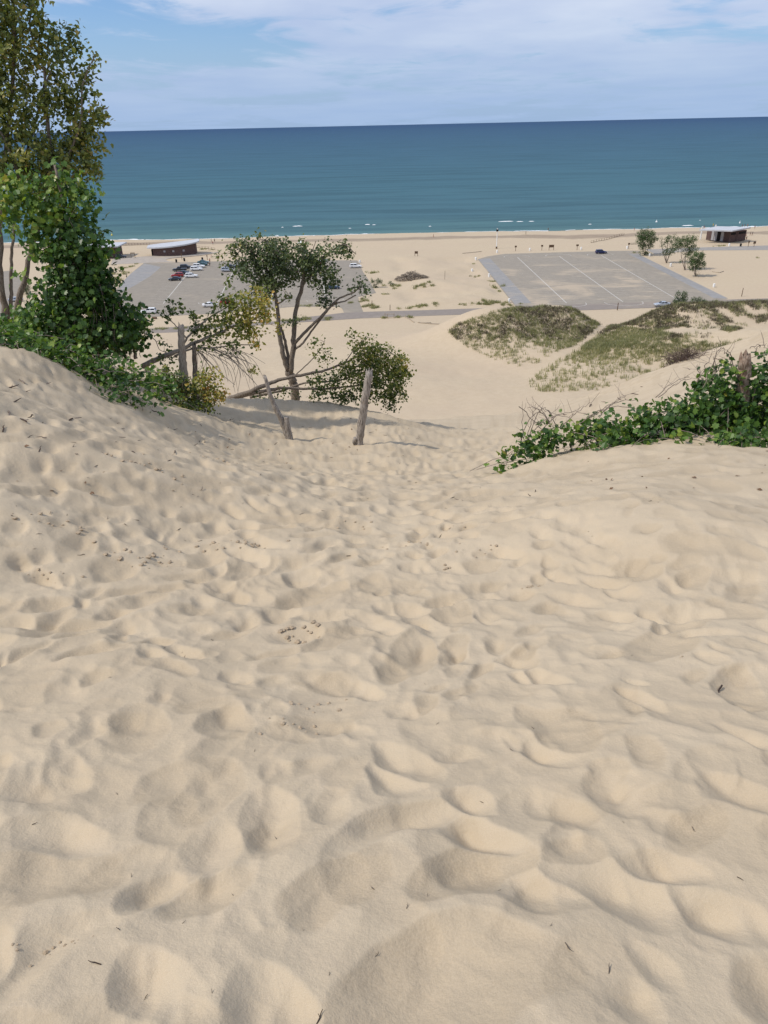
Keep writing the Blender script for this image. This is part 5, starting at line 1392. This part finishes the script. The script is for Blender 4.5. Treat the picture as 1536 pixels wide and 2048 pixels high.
def skin_mesh(name, verts, edges, rad, mat, parent, sub=1):
    me = bpy.data.meshes.new(name); me.from_pydata(verts, edges, []); o = bpy.data.objects.new(name, me); COL.objects.link(o)
    sk = o.modifiers.new('s', 'SKIN'); sk.use_smooth_shade = True
    for i, r_ in enumerate(rad): me.skin_vertices[0].data[i].radius = r_ if isinstance(r_, tuple) else (r_, r_)
    me.skin_vertices[0].data[0].use_root = True
    sb = o.modifiers.new('b', 'SUBSURF'); sb.levels = sb.render_levels = sub
    bpy.context.view_layer.update(); dg = bpy.context.evaluated_depsgraph_get()
    m2 = bpy.data.meshes.new_from_object(o.evaluated_get(dg)); m2.name = name; m2.materials.clear(); m2.materials.append(mat)
    bpy.data.objects.remove(o); o = bpy.data.objects.new(name, m2); COL.objects.link(o); o.parent = parent; return o


_pc = {}


def person(px, py, pose, top, bottom, label, head=0.0, water=False, group='people on the beach'):
    g = gz(px, py)
    if g.z < -3.4 or water: g = G(px, py, -3.3)
    root = thing('person', label, 'person', g, group, head); d = POSE[pose]; h = d['hip']
    if pose not in _pc:
        V = [(0, 0, h), (0, 0, h + .22), (0, 0, 1.36), (0, 0, 1.50), (0, .02, 1.60), (0, .02, 1.74)]; E = [(0, 1), (1, 2), (2, 3), (3, 4), (4, 5)]; R = [(.15, .11), (.13, .095), (.15, .10), (.055, .055), (.095, .105), (.07, .085)]
        for k, (lx, ly, lz, _) in enumerate(d['legs']):
            b = len(V); fx, fy = d['foot'][k]; V += [(lx, 0, h - .08), (lx, ly, lz), (fx, fy, .08), (fx, fy + .16, .04)]; E += [(0, b), (b, b + 1), (b + 1, b + 2), (b + 2, b + 3)]; R += [.085, .058, .04, .035]
        for k, (ex, ey, ez, hx, hy, hz) in enumerate(d['arms']):
            b = len(V); s_ = -1 if k == 0 else 1; V += [(s_ * .17, 0, 1.40), (ex, ey, ez), (hx, hy, hz), (hx, hy + .03, hz - .12)]; E += [(2, b), (b, b + 1), (b + 1, b + 2), (b + 2, b + 3)]; R += [.06, .042, .032, .03]
        body = skin_mesh('body', V, E, R, M_SKIN, root)
        sh = skin_mesh('shirt', [(0, 0, h + .04), (0, 0, h + .22), (0, 0, 1.34), (0, 0, 1.43), (-.17, 0, 1.39), (-.215, d['arms'][0][1] * .6, 1.22), (.17, 0, 1.39), (.215, d['arms'][1][1] * .6, 1.22)], [(0, 1), (1, 2), (2, 3), (2, 4), (4, 5), (2, 6), (6, 7)], [(.165, .125), (.155, .115), (.17, .12), .08, .075, .065, .075, .065], CL['white'], root)
        so = skin_mesh('shorts', [(0, 0, h + .06), (0, 0, h - .06)] + [v for (lx, ly, lz, _) in d['legs'] for v in ((lx, 0, h - .12), (lx, ly * .8, lz + .08))], [(0, 1), (1, 2), (2, 3), (1, 4), (4, 5)], [(.17, .13), (.165, .13), .105, .085, .105, .085], CL['white'], root)
        hr = MB(); hr.tube([(0, 0, 1.60), (0, -.01, 1.70), (0, -.01, 1.78), (0, -.01, 1.83)], [.095, .115, .10, .03], 10); hr = local(hr, 'hair', M_HAIR, root, True)
        _pc[pose] = (body, sh, so, hr); parts = _pc[pose]
    else:
        parts = []
        for o in _pc[pose]: c = o.copy(); COL.objects.link(c); c.parent = root; parts.append(c)
    if top is None and bottom is None: pass
    for o, m_ in ((parts[1], top), (parts[2], bottom)):
        o.material_slots[0].link = 'OBJECT'; o.material_slots[0].material = CL[m_]
    return root


for a in [(420, 526, 'stand', 'red', 'black', 'person in red standing behind the teal cars'), (420, 533.5, 'walk', 'black', 'black', 'person in black walking across the left lot by the cars', .6),
          (423, 517, 'walk', 'pink', 'grey', 'person in pink on the sand by the tree crown', 1.5), (426, 489, 'stand', 'red', 'blue', 'person on the left beach with another behind'), (429.5, 485, 'stand', 'black', 'black', 'person at the water edge at the left'),
          (423, 485.5, 'walk', 'blue', 'grey', 'person strolling at the left waterline', 1.57), (613, 488, 'stand', 'black', 'blue', 'person beside the beach gear above the tree crown'), (649.5, 483, 'walk', 'grey', 'black', 'person walking the beach above the tree crown', 1.57),
          (867, 475.5, 'walk', 'black', 'red', 'lone person on the beach in the middle', -1.57), (1051.5, 470, 'walk', 'grey', 'green', 'lone person on the beach right of the white pole', 1.57), (1096, 462.5, 'stand', 'black', 'black', 'dark figure standing in the shallow water'),
          (1268, 463, 'stand', 'pink', 'white', 'person near the first lot tree at the waterline'), (1500.5, 470, 'walk', 'black', 'black', 'left one of the dark pair right of the building', .5), (1504.5, 470, 'walk', 'black', 'black', 'right one of the dark pair right of the building', .5),
          (1509, 458, 'stand', 'pink', 'grey', 'person at the waterline far right'), (1426, 453.5, 'stand', 'yellow', 'yellow', 'person in yellow beside the marker board'), (1492.5, 479.5, 'stand', 'black', 'red', 'person at the corner of the right building'), (1492, 474, 'walk', 'grey', 'pink', 'person just behind the corner of the right building', 1.0),
          (1484, 455, 'stand', 'blue', 'black', 'left of three bathers above the right building roof'), (1489, 455, 'stand', 'black', 'grey', 'middle of three bathers above the right building roof'), (1494.5, 455, 'walk', 'red', 'black', 'right of three bathers above the right building roof', 1.5),
          (1408, 457.5, 'stand', 'blue', 'red', 'person by the waterline left of the building roof'), (56, 601, 'walk', 'black', 'black', 'left one of two dark walkers at the far left', .4), (67, 601, 'walk', 'black', 'black', 'right one of two dark walkers at the far left', .4),
          (914 - 7, 776, 'walk', 'black', 'grey', 'left one of two hikers in the sand bowl', .3), (911, 775, 'walk', 'grey', 'black', 'right one of two hikers in the sand bowl', .3)][:24]:
    person(*a)
g = gz(602, 489.5); root = thing('beach_shelter', 'pale beach shade with gear on the sand above the tree crown', 'beach shelter', g)
s = MB(); s.add([g + Vector(v_) for v_ in ((-2, -1, .9), (2, -1, .9), (1.4, 1.2, .9), (-1.4, 1.2, .9), (0, 0, 2.1))], [(0, 1, 4), (1, 2, 4), (2, 3, 4), (3, 0, 4)]); s.build('canopy', M_WHITE, root)
for dx, dy in ((-1.9, -.9), (1.9, -.9), (1.3, 1.1), (-1.3, 1.1)): s = MB(); s.tube([g + Vector((dx, dy, 0)), g + Vector((dx, dy, .95))], .04, 5); s.build('leg', M_WOOD, root)
g = gz(606, 491); s = MB(); s.box(g + Vector((0, 0, .3)), (1.2, .6, .5)); s.box(g + Vector((1.1, 0, .2)), (.7, .5, .35)); o = s.build('cool_box', CL['black']); tag(o, 'dark cool box beside the beach shade', 'cool box')

# ------------------------------------------------------------------ litter of twigs, leaves and clods on the near sand
def G3(px, py):
    q = hit(px, py, 1.0, 60); return q


def zf(x, y): return tz(x, y) + float(foot(np.array([x]), np.array([y]))[0])


M_LEAFD = flat_mat('dead_leaf', (0.16, 0.095, 0.055), 0.8, 0.2, 0.3, 30)
rg = np.random.default_rng(131); random.seed(131)
TW = [(1440, 1375, .11), (425, 1280, .04), (1300, 1000, .05), (1135, 1905, .03), (1215, 1945, .03), (190, 1930, .04), (640, 2040, .04), (745, 1780, .02), (855, 1795, .015), (550, 1665, .025), (510, 1505, .02), (1065, 1460, .02), (400, 1085, .05), (370, 1080, .03), (80, 1030, .03), (1245, 1650, .01), (1060, 990, .10), (1070, 985, .09), (915, 1000, .10), (925, 1003, .07), (905, 998, .08), (370, 1320, .03), (330, 1290, .02), (235, 1590, .02), (262, 1750, .02), (740, 1035, .03), (530, 1095, .03), (880, 1075, .03), (405, 980, .09), (395, 990, .05), (640, 1000, .03), (735, 995, .04), (800, 930, .05), (1185, 1070, .02)]
for i in range(46):
    TW.append((float(rg.uniform(0, 1000)), float(rg.uniform(880, 1120)), .07 * float(rg.uniform(.4, 1))))
for i in range(60): TW.append((float(rg.uniform(20, 860)), float(rg.uniform(830, 935)), .13 * float(rg.uniform(.4, 1.2))))
for i in range(30): TW.append((float(rg.uniform(0, 1536)), float(rg.uniform(1000, 2000)), .015 * float(rg.uniform(.6, 1.6))))
for (a, b, l_) in [(1130, 770 + 60, .4), (1180, 812, .5), (1290, 775, .5), (1380, 742, .5), (1330, 775, .4), (1240, 800, .4), (1440, 720, .4), (1270, 790, .35), (1210, 805, .3)]: TW.append((a, b, l_))
for i in range(24): TW.append((float(rg.uniform(0, 330)), float(rg.uniform(730, 860)), .16 * float(rg.uniform(.5, 1.5))))
shapes = []
for k in range(5):
    s = MB(); pts = [Vector((x - .5, rg.normal() * .06, .02 + abs(rg.normal()) * .04)) for x in np.linspace(0, 1, 5)]; s.tube(pts, [.045, .05, .045, .035, .02], 5, .15)
    if k % 2: s.tube([pts[2], pts[2] + Vector((.15, .2, .05))], [.03, .015], 4)
    me = bpy.data.meshes.new('twig'); me.from_pydata(s.v, [], s.f); me.materials.append(M_DARKTWIG if k < 3 else M_TWIG); shapes.append(me)
for i, (a, b, l_) in enumerate(TW):
    q = G3(a, b)
    if q.y > 58: continue
    o = bpy.data.objects.new('twig', shapes[i % 5]); COL.objects.link(o); o.location = (q.x, q.y, zf(q.x, q.y) + .002)
    o.scale = (l_, l_, l_ if l_ > .03 else l_ * 1.4); o.rotation_euler = (rg.normal() * .1, -.1, rg.uniform(0, 6.28)); reg = 'far sand slope beyond the right vine patch' if q.y > 19 and q.x > 1 else ('left bank below the creeping vine' if q.x < -2.5 and q.y > 8 else ('sand round the driftwood stakes' if q.y > 11 else ('smooth sand at the right foreground' if q.x > 1 else 'trampled foreground sand')))
    tag(o, ('small dark twig on the ' if i % 5 < 3 else 'pale bleached twig on the ') + reg, 'twig', 'twigs on the ' + reg)
lv = MB(); lv.add([(-.5, 0, 0), (-.1, .28, .12), (.5, 0, .05), (-.1, -.28, .1)], [(0, 2, 1), (0, 3, 2)]); lm_ = bpy.data.meshes.new('dead_leaf'); lm_.from_pydata(lv.v, [], lv.f); lm_.materials.append(M_LEAFD)
for i in range(60):
    a, b = (rg.uniform(420, 860), rg.uniform(800, 930)) if i < 34 else ((rg.uniform(1150, 1536), rg.uniform(900, 990)) if i < 50 else (rg.uniform(0, 400), rg.uniform(850, 1000)))
    q = G3(a, b); l_ = rg.uniform(.03, .08); o = bpy.data.objects.new('dead_leaf', lm_); COL.objects.link(o); o.location = (q.x, q.y, zf(q.x, q.y) + .008); o.scale = (l_,) * 3; o.rotation_euler = (rg.normal() * .3, rg.normal() * .3, rg.uniform(0, 6.28))
    wh = ('sand round the driftwood stakes', 'smooth sand in front of the right vine patch', 'trampled sand below the left bank')[0 if i < 34 else (1 if i < 50 else 2)]; tag(o, 'small curled brown leaf on the ' + wh, 'dead leaf', 'dead leaves on the ' + wh)
M_CLOD = flat_mat('shade_tinted_sand', (0.40, 0.315, 0.22), 0.95, 0.1, 0.15, 60, 0, .4)  # clods tinted darker than the sand to stand in for their shadows
clods = MB()
for (a, b, n_, sp_, r_) in [(300, 1120, 26, .16, .035), (345, 1100, 5, .05, .03), (475, 1092, 26, .15, .035), (600, 1268, 16, .09, .028), (630, 1415, 12, .06, .018), (578, 1455, 12, .07, .016), (120, 1885, 14, .05, .010), (1070, 1175, 8, .06, .022), (950, 1105, 12, .14, .02), (815, 1090, 12, .12, .02), (115, 1155, 12, .12, .025), (100, 1055, 16, .18, .03), (700, 1050, 10, .12, .02), (300, 938, 18, .2, .04), (430, 920, 16, .2, .04), (620, 910, 12, .2, .035), (895, 1130, 5, .05, .022), (560, 925, 8, .15, .03), (920, 1055, 10, .15, .02), (1360, 1322, 2, .02, .014)]:
    q = G3(a, b)
    for k in range(n_):
        x = q.x + rg.normal() * sp_ * 1.2; y = q.y + rg.normal() * sp_ * .6; z = zf(x, y); r0 = r_ * .7 * rg.uniform(.3, 1.1) ** 1.2
        vs = []; 
        for (vx, vy, vz) in ((-1, 0, 0), (1, 0, 0), (0, -1, 0), (0, 1, 0), (0, 0, 1), (0, 0, -1), (.7, .7, .5), (-.7, .7, .4), (.7, -.7, .5), (-.7, -.7, .5)):
            vs.append(Vector((vx, vy, vz * .7)) * r0 * rg.uniform(.75, 1.25) + Vector((x, y, z + r0 * .25)))
        bm_v = [tuple(v_) for v_ in vs]
        clods.add(bm_v, [(4, 6, 7), (4, 7, 9), (4, 9, 8), (4, 8, 6), (6, 1, 3), (6, 3, 7), (7, 3, 0), (7, 0, 9), (9, 0, 2), (9, 2, 8), (8, 2, 1), (8, 1, 6), (1, 5, 3), (3, 5, 0), (0, 5, 2), (2, 5, 1)])
o = clods.build('sand_clods', M_CLOD); tag(o, 'crumbled clods of shade-tinted sand in the footprints', 'sand clods', kind='stuff')
